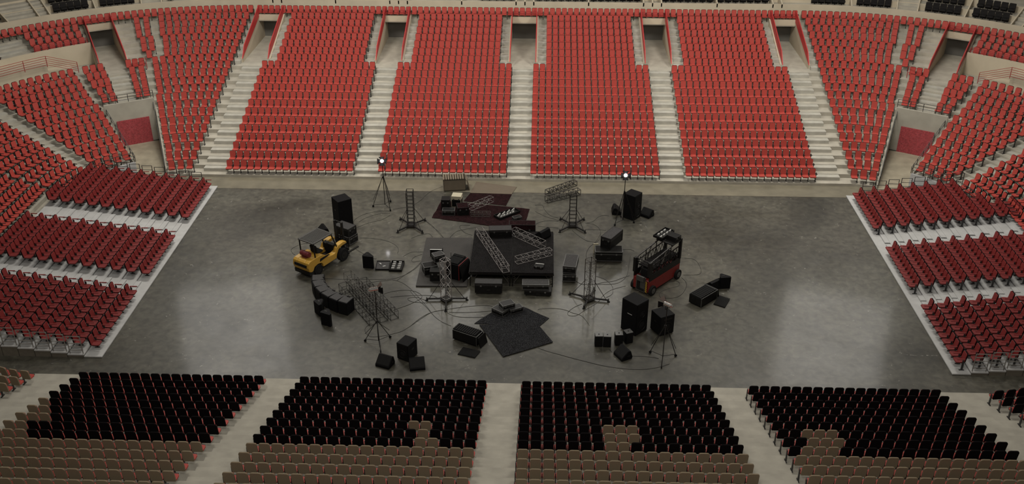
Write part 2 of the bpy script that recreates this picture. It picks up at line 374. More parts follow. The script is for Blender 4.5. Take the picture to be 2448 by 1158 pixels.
# ---- parapet, suites, concourse
pb = MB(); sb = MB(); cb = MB(); bw = MB()
r0 = 25.45
def band(mbx, a, b, z0, z1, thmax=150):
    mbx.box((AX, CY+(a+b)/2, (z0+z1)/2), (2*CX, b-a, z1-z0))
    for sd in (-1, 1): sector(mbx, sd, 90, thmax, a, b, z0, z1)
band(pb, r0, r0+.15, 5.8, 7.2); tag(pb.build('wall_parapet', CREAM), kind='structure')
band(sb, r0+.15, 27.1, 6.6, 6.95); band(sb, 27.1, 28.7, 6.6, 7.36); band(sb, 28.7, 34, 6.6, 7.75); tag(sb.build('suite_floor', CONC), kind='structure')
band(cb, 27.0, 27.1, 6.9, 7.48); band(cb, 28.65, 28.75, 7.3, 7.9); tag(cb.build('trim_suite', CREAM), kind='structure')
band(bw, 34, 34.3, 6.6, 12); tag(bw.build('wall_concourse', BACKW), kind='structure')
# radial dividers and little stairs between the boxes
dv = MB(); st = MB()
def divider(sd, th, ht=.5):
    a, b = pol(sd, th, r0), pol(sd, th, 29.0)
    dv.ext([(0, 6.9), (0, 7.25), (3.5, 8.1), (3.5, 6.9)], -.05, .05, 'x', T=Matrix.Translation((*a, 0)) @ Matrix.Rotation(math.atan2(b[1]-a[1], b[0]-a[0])-PI/2, 4, 'Z'))
def divx(x): dv.ext([(CY+r0, 6.9), (CY+r0, 7.25), (CY+29, 8.1), (CY+29, 6.9)], x-.05, x+.05, 'x')
boxes = []
for sd in (-1, 1):
    for th in (149, 142.4, 134.9, 129.5, 127.6, 119.7, 111.6, 108.0, 100): divider(sd, th)
    boxes += [(sd, 118.7, 112.7), (sd, 126.6, 120.6), (sd, 107, 101), (sd, 99, 93), (sd, 141.8, 135.4)]
    for s0, s1 in ((127.7, 134.8), (108.1, 111.5)):
        for i in range(5): sector(st, sd, s0, s1, 25.75+.55*i, 29-.01*i, 6.9, 6.95+.16*(i+1))
for i in range(4):
    a, b = AISX[i]+.75, AISX[i+1]-.75; divx(a); divx(b); divx((a+b)/2)
for a in AISX: divx(a)
tag(dv.build('trim_dividers', CREAM), kind='structure'); tag(st.build('trim_suite_steps', CONC), kind='structure')
# ------------------------------------------------------------------ seats
def rrect(w, z0, z1, rad, n=3):     # rounded outline in x,z: only the top corners strongly rounded
    pts = [(-w/2+.02, z0), (w/2-.02, z0), (w/2, z0+.03)]
    for i in range(n+1):
        a = PI/2*i/n; pts.append((w/2-rad+rad*math.cos(a), z1-rad+rad*math.sin(a)))
    for i in range(n+1):
        a = PI/2+PI/2*i/n; pts.append((-w/2+rad+rad*math.cos(a), z1-rad+rad*math.sin(a)))
    return pts+[(-w/2, z0+.03)]
def seat_geo(kind):
    """parts of one seat facing -y, origin on the tread under the top of its back: name -> (MB, materials)"""
    out = {}
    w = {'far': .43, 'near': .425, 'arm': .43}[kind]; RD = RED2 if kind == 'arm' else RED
    lean = Matrix(((1, 0, 0, 0), (0, 1, .15, -.135), (0, 0, 1, 0), (0, 0, 0, 1)))    # shear: the back leans back
    b = MB(); b.ext(rrect(w-.025, .45, .885 if kind == 'near' else .91, .07), -.055, -.005, 'y', T=lean); out['backrest'] = (b, RD)
    s = MB(); s.ext(rrect(w, .36 if kind == 'near' else .42, .92, .095), -.025, .03, 'y', T=lean); out['back_shell'] = (s, SHELL)
    pd, pz = (.40, .03) if kind == 'near' else (.51, 0); p = MB(); hw = .243 if kind == 'near' else w/2+.004
    p.ext([(-hw+.02, -.09), (hw-.02, -.09), (hw, -.30), (hw-.01, .05-pd), (hw-.06, -pd), (-hw+.06, -pd), (-hw+.01, .05-pd), (-hw, -.30)], .41-pz, .465-pz, 'z')
    out['seat_pan'] = (p, RD)
    u = MB(); u.box((0, -.30, .39), (w-.06, .34, .05)); u.box((.25, -.16, .30), (.035, .10, .60)); u.box((.25, -.16, .015), (.06, .26, .03))
    if kind == 'far': u.box((.25, -.14, .52), (.04, .20, .10))
    out['support_leg'] = (u, FRAME)
    if kind == 'arm':
        a = MB(); a.box((.265, -.30, .665), (.055, .40, .035)); a.box((.265, -.13, .60), (.03, .05, .12)); out['armrest'] = (a, RED2)
        k = MB(); k.box((.10, -.36, .385), (.05, .05, .05)); k.box((-.10, -.36, .385), (.05, .05, .05)); out['bracket'] = (k, BOLT)
    elif kind == 'far':
        a = MB(); a.box((.25, -.27, .635), (.045, .34, .03)); out['armrest'] = (a, FRAME)
    return out
def rear_hazed(x, y):  # seats that get the haze-painted shell, chosen by picture position
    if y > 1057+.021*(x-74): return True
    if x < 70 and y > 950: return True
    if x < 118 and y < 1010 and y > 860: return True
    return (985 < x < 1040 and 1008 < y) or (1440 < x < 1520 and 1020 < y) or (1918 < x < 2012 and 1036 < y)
seats = []          # kind, x, y, z, facing, label
# far straight sections
names = ['far left', 'left of the middle stairs', 'right of the middle stairs', 'far right']
for si, (x0, x1) in enumerate(SECX):
    for k in range(20):
        n0, n1 = (0, 18) if k < 13 else (2, 16)
        if k == 13: n0, n1 = 2, 16
        for i in range(n0, n1):
            seats.append(('far', x0+(i+.5)*(x1-x0)/18, FY0+T1*k, zt(k), 0., 'red seat, %s row, far stand, section %s, %s from left' % (ORD[k], names[si], ORD[i])))
k = 20; n = int(2*CX/.505)
for i in range(n): seats.append(('far', AX-CX+(i+.5)*2*CX/n, FY0+T1*k, zt(k), 0., 'red seat in the unbroken top row under the parapet, place %d from left' % (i+1)))
def arc_row(sd, k, a, b, pitch, far=True, lbl='', kind='far', gap=.12):
    r = RAD0+(T1 if far else T2)*k; L = r*D(b-a)-gap*2; n = int(L/pitch)
    for i in range(n):
        th = a+math.degrees((gap+(i+.5)*L/n)/r); x, y = pol(sd, th, r, far)
        ang = D(th-90)*(-sd) * (1 if far else 1)
        fac = ang if far else PI-ang
        seats.append((kind, x, y, zt(k, far), fac, lbl % (ORD[k], ORD[min(i, 21)])))
for sd, nm in ((-1, 'left'), (1, 'right')):
    for k in range(21):
        pit = .56
        if k <= 8: iv = [(90.6, PT0, 'inner wedge'), (PT1, AT0, 'middle wedge'), (AT1, 180, 'outer wedge')]
        elif k <= 13: iv = [(90.6, PT0-.6, 'inner wedge'), (PT0+.2, 117.9, 'portal block inner half'), (122.1, PT1-.2, 'portal block outer half'), (PT1+.8, AT0, 'middle wedge'), (AT1, 180, 'outer wedge')]
        elif k < 17: iv = [(90.6, 108.8, 'inner wedge'), (109.6, 113.6, 'mouth block')]
        elif k < 20: iv = [(90.6, 109.3, 'inner wedge'), (110, 114.2, 'mouth block'), (123.4, 134.3, 'upper block'), (140.4, 152, 'side upper block')]
        else: iv = [(90.3, 152, 'top row')]
        for a, b, w in iv:
            if k < 2 and w != 'inner wedge': continue
            arc_row(sd, k, a, b, .48 if 'portal' in w else pit if k < 20 else .53, True, 'red seat, %s corner %s, %%s row, %%s from inner end' % (nm, w))
    for k in range(3, 14):
        for i in range(18):
            y = CY-.4-i*.53; x = AX+sd*(CX+RAD0+T1*k)
            seats.append(('far', x, y, zt(k), -sd*PI/2, 'red fixed seat behind the %s side stand, %s row, %s from far' % (nm, ORD[k], ORD[i])))
# near stand, seen from behind
for si, (x0, x1) in enumerate(SECX):
    nn = ['far left', 'left of middle aisle', 'right of middle aisle', 'far right'][si]
    for k in range(17):
        for i in range(18):
            seats.append(('near', x0+(i+.5)*(x1-x0)/18, -(NY0+T2*k), zt(k, 0), PI, 'black-backed seat, near stand %s, %s row, %s from left' % (nn, ORD[k], ORD[i])))
for sd, nm in ((-1, 'left'), (1, 'right')):
    for k in range(12): arc_row(sd, k, 91.5, 150, .57, False, 'seat back in the near %s corner, %%s row, %%s from the aisle' % nm, 'near')
# movable side stands with armrests
SJ = 11
for sd, nm in ((-1, 'left'), (1, 'right')):
    for j in range(SJ):
        x = sd*(22.24+.84*j); z = .08+.11*j
        for bn, ya, yb, n in (('far', 10.05, 4.95, 11), ('middle', 2.55, -2.15, 10), ('near', -3.95, -9.5, 10)):
            for i in range(n):
                y = ya+(yb-ya)*(i+.5)/n
                if y > CY and math.hypot(x-(AX+sd*CX), y-CY) > 7.0: continue
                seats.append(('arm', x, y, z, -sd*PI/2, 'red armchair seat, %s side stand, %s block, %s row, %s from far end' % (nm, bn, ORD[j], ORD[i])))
GEO = {k: seat_geo(k) for k in ('far', 'near', 'arm')}
GEO['hazed'] = dict(GEO['near']); GEO['hazed']['back_shell'] = (GEO['near']['back_shell'][0], HAZED)
vis = []
for s in seats:
    if not inframe((s[1], s[2], s[3]+.6), 30): continue
    kd = s[0]
    if kd == 'near' and rear_hazed(*proj((s[1], s[2], s[3]+.62))): kd = 'hazed'
    vis.append((kd, *s[1:], (Vector(CAMP)-Vector(s[1:4])).length))
NAMES = {'far': 'arena_seat', 'near': 'stadium_seat', 'hazed': 'stadium_seat', 'arm': 'armchair_seat'}
MESH = {}
for kd, g in GEO.items():
    MESH[kd] = {}
    for nme, (b, m_) in g.items():
        me = bpy.data.meshes.new(nme); me.from_pydata(b.v, [], b.f); me.materials.append(m_); me.update(); MESH[kd][nme] = me
GRP = {'far': 'red seats of the far stand and corners', 'near': 'seats of the near stand seen from behind', 'hazed': 'seats of the near stand seen from behind', 'arm': 'red armchair seats of the side stands'}
CATS = {'far': 'seat', 'near': 'seat', 'hazed': 'seat', 'arm': 'seat'}
indiv, rest = [], {'far': [], 'near': [], 'arm': []}
for pool, kinds in (('near', ('near', 'hazed')), ('far', ('far',)), ('arm', ('arm',))):
    q = sorted([v for v in vis if v[0] in kinds], key=lambda v: v[6])
    lim = 300
    indiv += q[:lim]; rest[pool] = q[lim:]
protos = {}
for kd, x, y, z, rz, lb, _d in indiv:
    if kd == 'hazed': lb = lb.replace('black-backed', 'hazed-backed')
    if kd not in protos:
        t = thing(NAMES[kd], lb, CATS[kd], (x, y, z), rz, GRP[kd])
        kids = []
        for nme, me in MESH[kd].items():
            o = bpy.data.objects.new(nme, me); COL.objects.link(o); o.parent = t; kids.append(o)
            if nme == 'back_shell': o['label'] = 'rounded %s rear shell' % ('hazed' if kd == 'hazed' else 'black')
        protos[kd] = (t, kids)
    else:
        p, kids = protos[kd]; t = p.copy(); COL.objects.link(t)
        t.location = (x, y, z); t.rotation_euler = (0, 0, rz); t['label'] = lb
        for c in kids:
            d = c.copy(); COL.objects.link(d); d.parent = t
import numpy as np
def bulk(name, items, label):
    V, F, Mi, off = [], [], [], 0; mats = [RED, SHELL, FRAME, HAZED, BOLT, RED2]; nv = 0
    cache = {}
    for kd in {i[0] for i in items}:
        vs, fs, ms = [], [], []
        for nme, (b, m_) in GEO[kd].items():
            k0 = len(vs); vs += [tuple(v) for v in b.v]; fs += [tuple(i+k0 for i in f) for f in b.f]; ms += [mats.index(m_)]*len(b.f)
        lens = np.array([len(f) for f in fs]); flat = np.array([i for f in fs for i in f])
        cache[kd] = (np.array(vs), lens, flat, np.array(ms))
    Vs, Ls, Fl, Ms = [], [], [], []
    for kd, x, y, z, rz, lb, d_ in items:
        v, l, f, m_ = cache[kd]; c, s = math.cos(rz), math.sin(rz)
        q = np.stack([v[:, 0]*c-v[:, 1]*s+x, v[:, 0]*s+v[:, 1]*c+y, v[:, 2]+z], 1)
        Vs.append(q); Ls.append(l); Fl.append(f+nv); Ms.append(m_); nv += len(v)
    V = np.concatenate(Vs); L_ = np.concatenate(Ls); Fa = np.concatenate(Fl); Mi = np.concatenate(Ms)
    me = bpy.data.meshes.new(name); me.vertices.add(len(V)); me.vertices.foreach_set('co', V.astype('f').ravel())
    me.loops.add(len(Fa)); me.loops.foreach_set('vertex_index', Fa.astype('i'))
    me.polygons.add(len(L_)); me.polygons.foreach_set('loop_start', (np.cumsum(L_)-L_).astype('i')); me.polygons.foreach_set('loop_total', L_.astype('i'))
    for m_ in mats: me.materials.append(m_)
    me.polygons.foreach_set('material_index', Mi.astype('i')); me.update(calc_edges=True); me.validate(); me.polygons.foreach_set('use_smooth', [False]*len(me.polygons))
    o = bpy.data.objects.new(name, me); COL.objects.link(o); tag(o, label, 'seats', kind='stuff')
bulk('far_seating', rest['far'], 'remaining rows of small red seats filling the far stand and its corners')
bulk('near_seating', rest['near'], 'remaining front rows of black-backed seats in the near stand')
if rest['arm']: bulk('side_seating', rest['arm'], 'remaining higher rows of red armchair seats in the side stands')
# suite chairs
cb = MB(); cb.ext(rrect(.52, .10, .84, .06), -.07, 0, 'y')
cs = MB(); cs.box((0, -.28, .40), (.50, .44, .12)); cs.box((0, -.2, .19), (.06, .06, .38)); cs.box((0, -.2, .01), (.3, .3, .02))
cm = {}
for nme, b in (('backrest', cb), ('seat_pan', cs)):
    me = bpy.data.meshes.new(nme); me.from_pydata(b.v, [], b.f); me.materials.append(BLACKSEAT); me.update(); cm[nme] = me
def suite_chair(x, y, z, rz, lb):
    if not inframe((x, y, z+.6), 15): return
    t = thing('suite_chair', lb, 'chair', (x, y, z), rz, 'black chairs in the suite boxes')
    for nme, me in cm.items():
        o = bpy.data.objects.new(nme, me); COL.objects.link(o); o.parent = t
for bi, (sd, a, b) in enumerate(boxes):
    for row, (r, z) in enumerate(((26.6, 6.95), (28.15, 7.36))):
        for i in range(5):
            th = a+(b-a)*(i+.5)/5; x, y = pol(sd, th, r)
            suite_chair(x, y, z, D(th-90)*(-sd), 'black suite chair, %s corner box %d, %s row, %s from left' % ('left' if sd < 0 else 'right', bi % 5+1, ('front', 'back')[row], ORD[i if sd > 0 else i]))
for i in range(4):
    a, b = AISX[i]+.9, AISX[i+1]-.9; m_ = (a+b)/2
    for h, (p, q) in enumerate(((a, m_-.15), (m_+.15, b))):
        for c in range(7):
            suite_chair(p+(q-p)*(c+.5)/7, CY+26.6, 6.95, 0, 'black suite chair, straight %s box, %s half, %s from left' % (ORD[i], ('left', 'right')[h], ORD[c]))
# ------------------------------------------------------------------ side stand platforms
for sd, nm in ((-1, 'left'), (1, 'right')):
    pm = MB(); fm = MB()
    for j in range(SJ):
        z = .08+.11*j; xa = 21.53 if j == 0 else 21.60+.84*j; xb = 21.60+.84*(j+1)+.02
        ya, yb = -9.8, 10.55
        if xb > 28.5: yb = 7.0
        pm.box((sd*(xa+xb)/2, (ya+yb)/2, z-.03), (xb-xa, yb-ya, .06))
        fm.box((sd*((xa+xb)/2+.03), (ya+yb)/2, (z-.06)/2), (xb-xa-.06, yb-ya-.06, max(.02, z-.06)))
        if j:
            for yy in (4.3, 3.0, -2.7, -3.4):
                pm.box((sd*(xa-.15), yy, z-.055), (.3, 1.1 if yy > 0 else .6, .05))
    tag(pm.build('platform_'+nm, DECKG), kind='structure'); tag(fm.build('fascia_'+nm, FASC), kind='structure')
    for j in range(1, SJ):
        z = .08+.11*j; x0, x1 = sd*(21.66+.84*j), sd*(21.60+.84*(j+1)-.1)
        if inframe((x0, -9.86, z)):
            t = rail('guard_rail', 'silver guard frame closing the %s row, near end of the %s side stand' % (ORD[j], nm), 'railing', [(x0, -9.72, z), (x1, -9.72, z)], 1.05, 5, RAILS, 2, 'guard frames on the near ends')
        if inframe((x0, 10.4, z)) and j < 9:
            t = rail('guard_rail', 'thin dark guard frame closing the %s row, far end of the %s side stand' % (ORD[j], nm), 'railing', [(x0, 10.45, z), (x1, 10.45, z)], .95, 3, RAILG, 2, 'guard frames on the far ends')
# ------------------------------------------------------------------ stage gear builders
def speaker(loc, rz, w, d, h, label, front='-y', name='loudspeaker', badge=False, horn=False):
    """upright loudspeaker cabinet, grille on local -y"""
    t = thing(name, label, 'speaker', (*loc, 0) if len(loc) == 2 else loc, rz)
    b = MB(); b.box((0, 0, h/2+.02), (w, d, h-.04)); b.build('cabinet', BLK, t, bevel=.015)
    g = MB(); g.box((0, -d/2-.006, h/2+.02), (w-.07, .02, h-.12)); g.build('grille', GRILL, t)
    def ring(z, r):
        q = MB(); n = 24
        pts = [(r*math.cos(2*PI*i/n), -d/2-.02, z+r*math.sin(2*PI*i/n)) for i in range(n+1)]; q.tube(pts, .012, 5); q.build('woofer_ring', DSTEEL, t)
        q = MB(); q.tube([(0, -d/2-.012, z), (0, -d/2-.022, z)], r*.8, 20, r2=r*.35); q.build('woofer_cone', RUB, t)
    if h > 1.5: ring(h*.28, w*.36); ring(h*.62, w*.2)
    elif h > .6: ring(h*.42, w*.33)
    if horn: q = MB(); q.box((0, -d/2-.02, h*.84), (w*.6, .02, h*.09)); q.build('horn', DSTEEL, t)
    for s in (-1, 1):
        q = MB(); q.box((s*(w/2+.004), 0, h*.62), (.012, .2, .09)); q.build('handle', DSTEEL, t)
    if badge: q = MB(); q.box((-w/2-.006, -.05, h*.62), (.01, d*.3, .035)); lab(q.build('badge', LOGO, t), 'pale badge')
    for sx in (-1, 1):
        for sy in (-1, 1): q = MB(); q.box((sx*(w/2-.07), sy*(d/2-.07), .012), (.07, .07, .024)); q.build('foot', RUB, t)
    return t
def monitor(loc, rz, label, s=1., roll=0., name='floor_monitor', stand=False):
    """wedge stage monitor, sloping grille"""
    t = thing(name, label, 'speaker', (*loc, 0) if len(loc) == 2 else loc, rz)
    t.rotation_euler = (roll, 0, rz) if roll else (0, 0, rz)
    if stand: t.rotation_euler = (0, PI/2, rz); t.location.z = .34*s
    w = .68*s; prof = [(-.27*s, 0), (.27*s, 0), (.30*s, .10*s), (.20*s, .42*s), (.10*s, .45*s), (-.27*s, .12*s)]
    b = MB(); b.ext(prof, -w/2, w/2, 'x'); b.build('cabinet', BLK, t, bevel=.012)
    a, c = Vector((0, -.245*s, .15*s)), Vector((0, .08*s, .44*s)); m_ = (a+c)/2; n = Vector((0, -.33, .37)).normalized()
    g = MB(); q = m_+n*.004; ang = math.atan2(c.z-a.z, c.y-a.y)
    g.box(q, (w-.06, (c-a).length-.02, .02), rx=ang); g.build('grille', GRILL, t)
    for sx in (-1, 1): h_ = MB(); h_.box((sx*(w/2+.004), .08*s, .2*s), (.012, .14*s, .06*s)); h_.build('handle', DSTEEL, t)
    return t
def case(loc, rz, w, d, h, label, top=None, wheels=True, lid=.28, tilt=(0, 0), name='flight_case', edge=None, body=None):
    t = thing(name, label, 'case', (*loc, 0) if len(loc) == 2 else loc, rz)
    t.rotation_euler = (tilt[0], tilt[1], rz); z0 = .10 if wheels else 0
    body = body or BLK2; E = edge or DSTEEL
    b = MB(); b.box((0, 0, z0+(h-z0)*(1-lid)/2), (w, d, (h-z0)*(1-lid))); b.build('case_body', body, t)
    l = MB(); zl = z0+(h-z0)*(1-lid); l.box((0, 0, (zl+.012+h)/2), (w, d, h-zl-.012)); l.build('lid', top or body, t)
    e = MB()
    for z in (z0+.01, zl, h-.008):
        for s in (-1, 1):
            e.bar((-w/2, s*d/2, z), (w/2, s*d/2, z), .028, .028); e.bar((s*w/2, -d/2, z), (s*w/2, d/2, z), .028, .028)
    for sx in (-1, 1):
        for sy in (-1, 1): e.bar((sx*w/2, sy*d/2, z0), (sx*w/2, sy*d/2, h), .028, .028)
    e.build('edging', E, t)
    for sx in (-.28, .28):
        q = MB(); q.box((sx*w, -d/2-.012, zl), (.09, .02, .09)); q.build('latch', ALU, t)
    q = MB(); q.box((0, -d/2-.01, zl*.55), (.2, .02, .1)); q.build('handle', DSTEEL, t)
    if wheels:
        for sx in (-1, 1):
            for sy in (-1, 1):
                q = MB(); q.tube([(sx*(w/2-.1)-.02, sy*(d/2-.1), .048), (sx*(w/2-.1)+.02, sy*(d/2-.1), .048)], .048, 10); q.box((sx*(w/2-.1), sy*(d/2-.1), .09), (.07, .07, .02)); q.build('caster', RUB, t)
    return t
def open_case(loc, rz, w, d, h, label, n=9, wheels=True, lid_open=True, body=None, liner=None):
    """open trunk packed with upright slabs; its lid leans on one end"""
    t = thing('open_flight_case', label, 'case', (*loc, 0), rz); z0 = .06; body = body or BLK2
    b = MB(); th = .03
    b.box((0, 0, z0+.02), (w, d, .04))
    for s in (-1, 1): b.box((s*(w/2-th/2), 0, (z0+h)/2), (th, d, h-z0)); b.box((0, s*(d/2-th/2), (z0+h)/2), (w-2*th, th, h-z0))
    b.build('case_body', body, t)
    e = MB()
    for s in (-1, 1): e.bar((-w/2, s*d/2, h), (w/2, s*d/2, h), .022); e.bar((s*w/2, -d/2, h), (s*w/2, d/2, h), .022)
    for sx in (-1, 1):
        for sy in (-1, 1): e.bar((sx*w/2, sy*d/2, z0), (sx*w/2, sy*d/2, h), .022)
    e.build('edging', ALU if body is BLK2 else DSTEEL, t)
    for i in range(n):
        q = MB(); x = -w/2+.07+(w-.16)*i/(n-1)*.98; q.box((x, 0, z0+.05+(h-z0)*.52), ((w-.14)/n*.72, d-.09, (h-z0)*1.0), ry=D(-8)); q.build('foam_slab', RUB if body is BLK2 else body, t)
    if lid_open:
        q = MB(); q.box((w/2+.17, .02, h*.46), (.05, d, h*.98), ry=D(-14)); q.build('lid', body, t)
    for sx in (-1, 1):
        for sy in (-1, 1): q = MB(); q.box((sx*(w/2-.1), sy*(d/2-.1), .03), (.08, .08, .06)); q.build('caster', RUB, t)
    return t
def truss_geo(L, w, n, r=.022, M_=STEEL, rungs=True):
    parts = []
    for y in (-w/2, w/2):
        for z in (0, w): m = MB(); m.tube([(-L/2, y, z), (L/2, y, z)], r, 6); parts.append(('chord', m))
    b = MB(); s = L/n
    for i in range(n):
        a, c = -L/2+i*s, -L/2+(i+1)*s
        for y in (-w/2, w/2): b.bar((a, y, 0 if i % 2 else w), (c, y, w if i % 2 else 0), r*.8)
    for i in range(n+1):
        a = -L/2+i*s
        for z in (0, w): b.bar((a, -w/2, z), (a, w/2, z), r*1.1)
        for y in (-w/2, w/2): b.bar((a, y, 0), (a, y, w), r*1.1)
    parts.append(('bracing', b)); return parts
def truss(loc, rz, L, w, label, n=8, M_=STEEL, ry=0, group=None, r=.015):
    t = thing('truss_section', label, 'truss', loc, rz, group); t.rotation_euler = (0, ry, rz)
    for nm, m in truss_geo(L, w, n, r): m.build(nm, M_, t)
    return t
def tower(loc, rz, H, w, label, arms, diag=True, M_=STEEL, base_h=.12):
    """upright lattice mast on outriggers with stay rods"""
    t = thing('truss_tower', label, 'truss tower', (*loc, 0), 0); R = Matrix.Rotation(rz, 3, 'Z'); z0 = base_h+.06
    cs = [R @ Vector((x*w/2, y*w/2, 0)) for x, y in ((-1, -1), (1, -1), (1, 1), (-1, 1))]
    for c in cs: m = MB(); m.tube([c+Vector((0, 0, z0)), c+Vector((0, 0, H))], .022, 6); m.build('chord', M_, t)
    b = MB(); n = max(4, round((H-z0)/(w*.62)))
    for i in range(n+1):
        z = z0+(H-z0)*i/n; z2 = z0+(H-z0)*min(n, i+1)/n
        for j in range(4):
            p, q = cs[j], cs[(j+1) % 4]
            if diag:
                if i < n: (b.bar(p+Vector((0, 0, z)), q+Vector((0, 0, z2)), .016) if (i+j) % 2 else b.bar(q+Vector((0, 0, z)), p+Vector((0, 0, z2)), .016))
                if i in (0, n): b.bar(p+Vector((0, 0, z)), q+Vector((0, 0, z)), .026)
            else: b.bar(p+Vector((0, 0, z)), q+Vector((0, 0, z)), .024)
    b.build('bracing', M_, t)
    p = MB(); p.box((0, 0, base_h), (w*1.5, w*1.5, .05), rz); p.build('base_plate', DSTEEL, t)
    for (ax, ay) in arms:
        e = Vector((ax-loc[0], ay-loc[1], 0)); u = e.normalized()
        m = MB(); m.bar(u*w*.5+Vector((0, 0, base_h)), e+Vector((0, 0, base_h)), .09, .07); o = m.build('outrigger', DSTEEL, t)
        f = MB(); f.tube([e+Vector((0, 0, 0)), e+Vector((0, 0, .03))], .085, 10); f.tube([e+Vector((0, 0, .03)), e+Vector((0, 0, base_h+.1))], .02, 6); f.build('foot', RUB, o)
        m = MB(); m.tube([e*.86+Vector((0, 0, base_h+.03)), u*w*.6+Vector((0, 0, min(1.25, H*.52)))], .016, 6); m.build('stay_rod', DSTEEL, t)
    return t
def light_stand(loc, feet, H, joint, label, lit, aim, M_=DSTEEL):
    t = thing('light_stand', label, 'light stand', (*loc, 0)); c = Vector((*loc, 0))
    zj = Vector((0, 0, joint)); m = MB(); m.tube([(0, 0, .16), (0, 0, H-.12)], .024, 8); m.build('pole', M_, t)
    m = MB(); m.tube([(0, 0, joint-.1), (0, 0, joint+.06)], .05, 8); m.build('collar', M_, t)
    for f in feet:
        e = Vector((*f, 0))-c; n = e.normalized()
        l = MB(); l.tube([n*.05+zj, e+Vector((0, 0, .10))], .02, 6); l.tube([n*.05+zj-Vector((0, 0, .06)), e*.97+Vector((0, 0, .5))], .014, 6); o = l.build('leg', M_, t)
        w_ = MB(); s = Vector((-n.y, n.x, 0))*.03; w_.tube([e+Vector((0, 0, .07))-s, e+Vector((0, 0, .07))+s], .07, 12); w_.build('caster', RUB, o)
        b = MB(); b.tube([Vector((0, 0, .2)), e*.93+Vector((0, 0, .16))], .015, 6); b.build('brace', M_, t)
    # lamp head
    h = bpy.data.objects.new('lamp_head', None); COL.objects.link(h); h.parent = t; h.location = (0, 0, H); d = Vector(aim).normalized()
    h.rotation_euler = d.to_track_quat('X', 'Z').to_euler()
    y = MB(); y.bar((-.02, -.17, 0), (-.02, -.17, -.2), .03, .015); y.bar((-.02, .17, 0), (-.02, .17, -.2), .03, .015); y.bar((-.02, -.17, -.2), (-.02, .17, -.2), .03, .015); y.build('yoke', M_, h)
    k = MB(); k.tube([(-.26, 0, 0), (-.2, 0, 0), (.16, 0, 0)], .125, 16); k.tube([(-.34, 0, 0), (-.26, 0, 0)], .05, 12, r2=.11)
    k.build('housing', CHROME if not lit else DSTEEL, h, smooth=True)
    l = MB(); l.tube([(.162, 0, 0), (.175, 0, 0)], .11, 20); lab(l.build('lens', LITL if lit else LENS, h), 'glowing white lens' if lit else 'dark lens')
    for ang in (0, 90, 180, 270):
        q = MB(); T = Matrix.Rotation(D(ang), 4, 'X') @ Matrix.Translation((.17, 0, .12)) @ Matrix.Rotation(D(-40), 4, 'Y')
        q.ext([(0, -.1), (.26, -.19), (.26, .19), (0, .1)], 0, .008, 'z', T=T); q.build('barn_door', COPPER if not lit and ang == 0 else BLK, h)
    if lit:
        li = bpy.data.lights.new('lamp_light', 'SPOT'); li.energy = 20; li.spot_size = D(100); li.shadow_soft_size = .1; li.color = (1, .97, 1)
        lo = bpy.data.objects.new('lamp_light', li); COL.objects.link(lo); lo.parent = h; lo.location = (.19, 0, 0); lo.rotation_euler = (0, D(-90), 0)
    return t
def slab(name, label, cat, pts, z, th, M_, jag=0.):
    P_ = []
    n = len(pts)
    for i in range(n):
        a, b = Vector(pts[i]), Vector(pts[(i+1) % n]); k = max(1, int((b-a).length/.5)) if jag else 1
        for j in range(k):
            q = a.lerp(b, j/k); nv = Vector((b.y-a.y, a.x-b.x)).normalized()
            if j: q = q+nv*random.uniform(-jag, jag)
            P_.append((q.x, q.y))
    c = sum((Vector(p) for p in pts), Vector((0, 0)))/n
    m = MB(); m.ext([(p[0]-c.x, p[1]-c.y) for p in P_], 0, th, 'z'); o = m.build(name, M_, loc=(c.x, c.y, z)); return tag(o, label, cat)
def tray(loc, rz, w, d, label, items, M_=SPK, h=.16, z=0, tilt=(0, 0)):
    """shallow open gear tray with small silver gadgets"""
    t = thing('gear_tray', label, 'tray', (*loc, z), rz); t.rotation_euler = (*tilt, rz); b = MB(); b.box((0, 0, .03), (w, d, .06)); b.build('tray_base', M_, t)
    r = MB()
    for s in (-1, 1): r.box((s*w/2, 0, h/2), (.03, d+.03, h)); r.box((0, s*d/2, h/2), (w, .03, h))
    r.build('rim', BLK2, t)
    for (x, y, a) in items:
        q = MB(); q.box((x, y, h*.5+.03), (.18, .06, h-.02), rz=a); q.box((x, y+.055, h*.4+.02), (.15, .06, h*.5), rz=a); q.build('clamp', CLAMP, t)
    return t
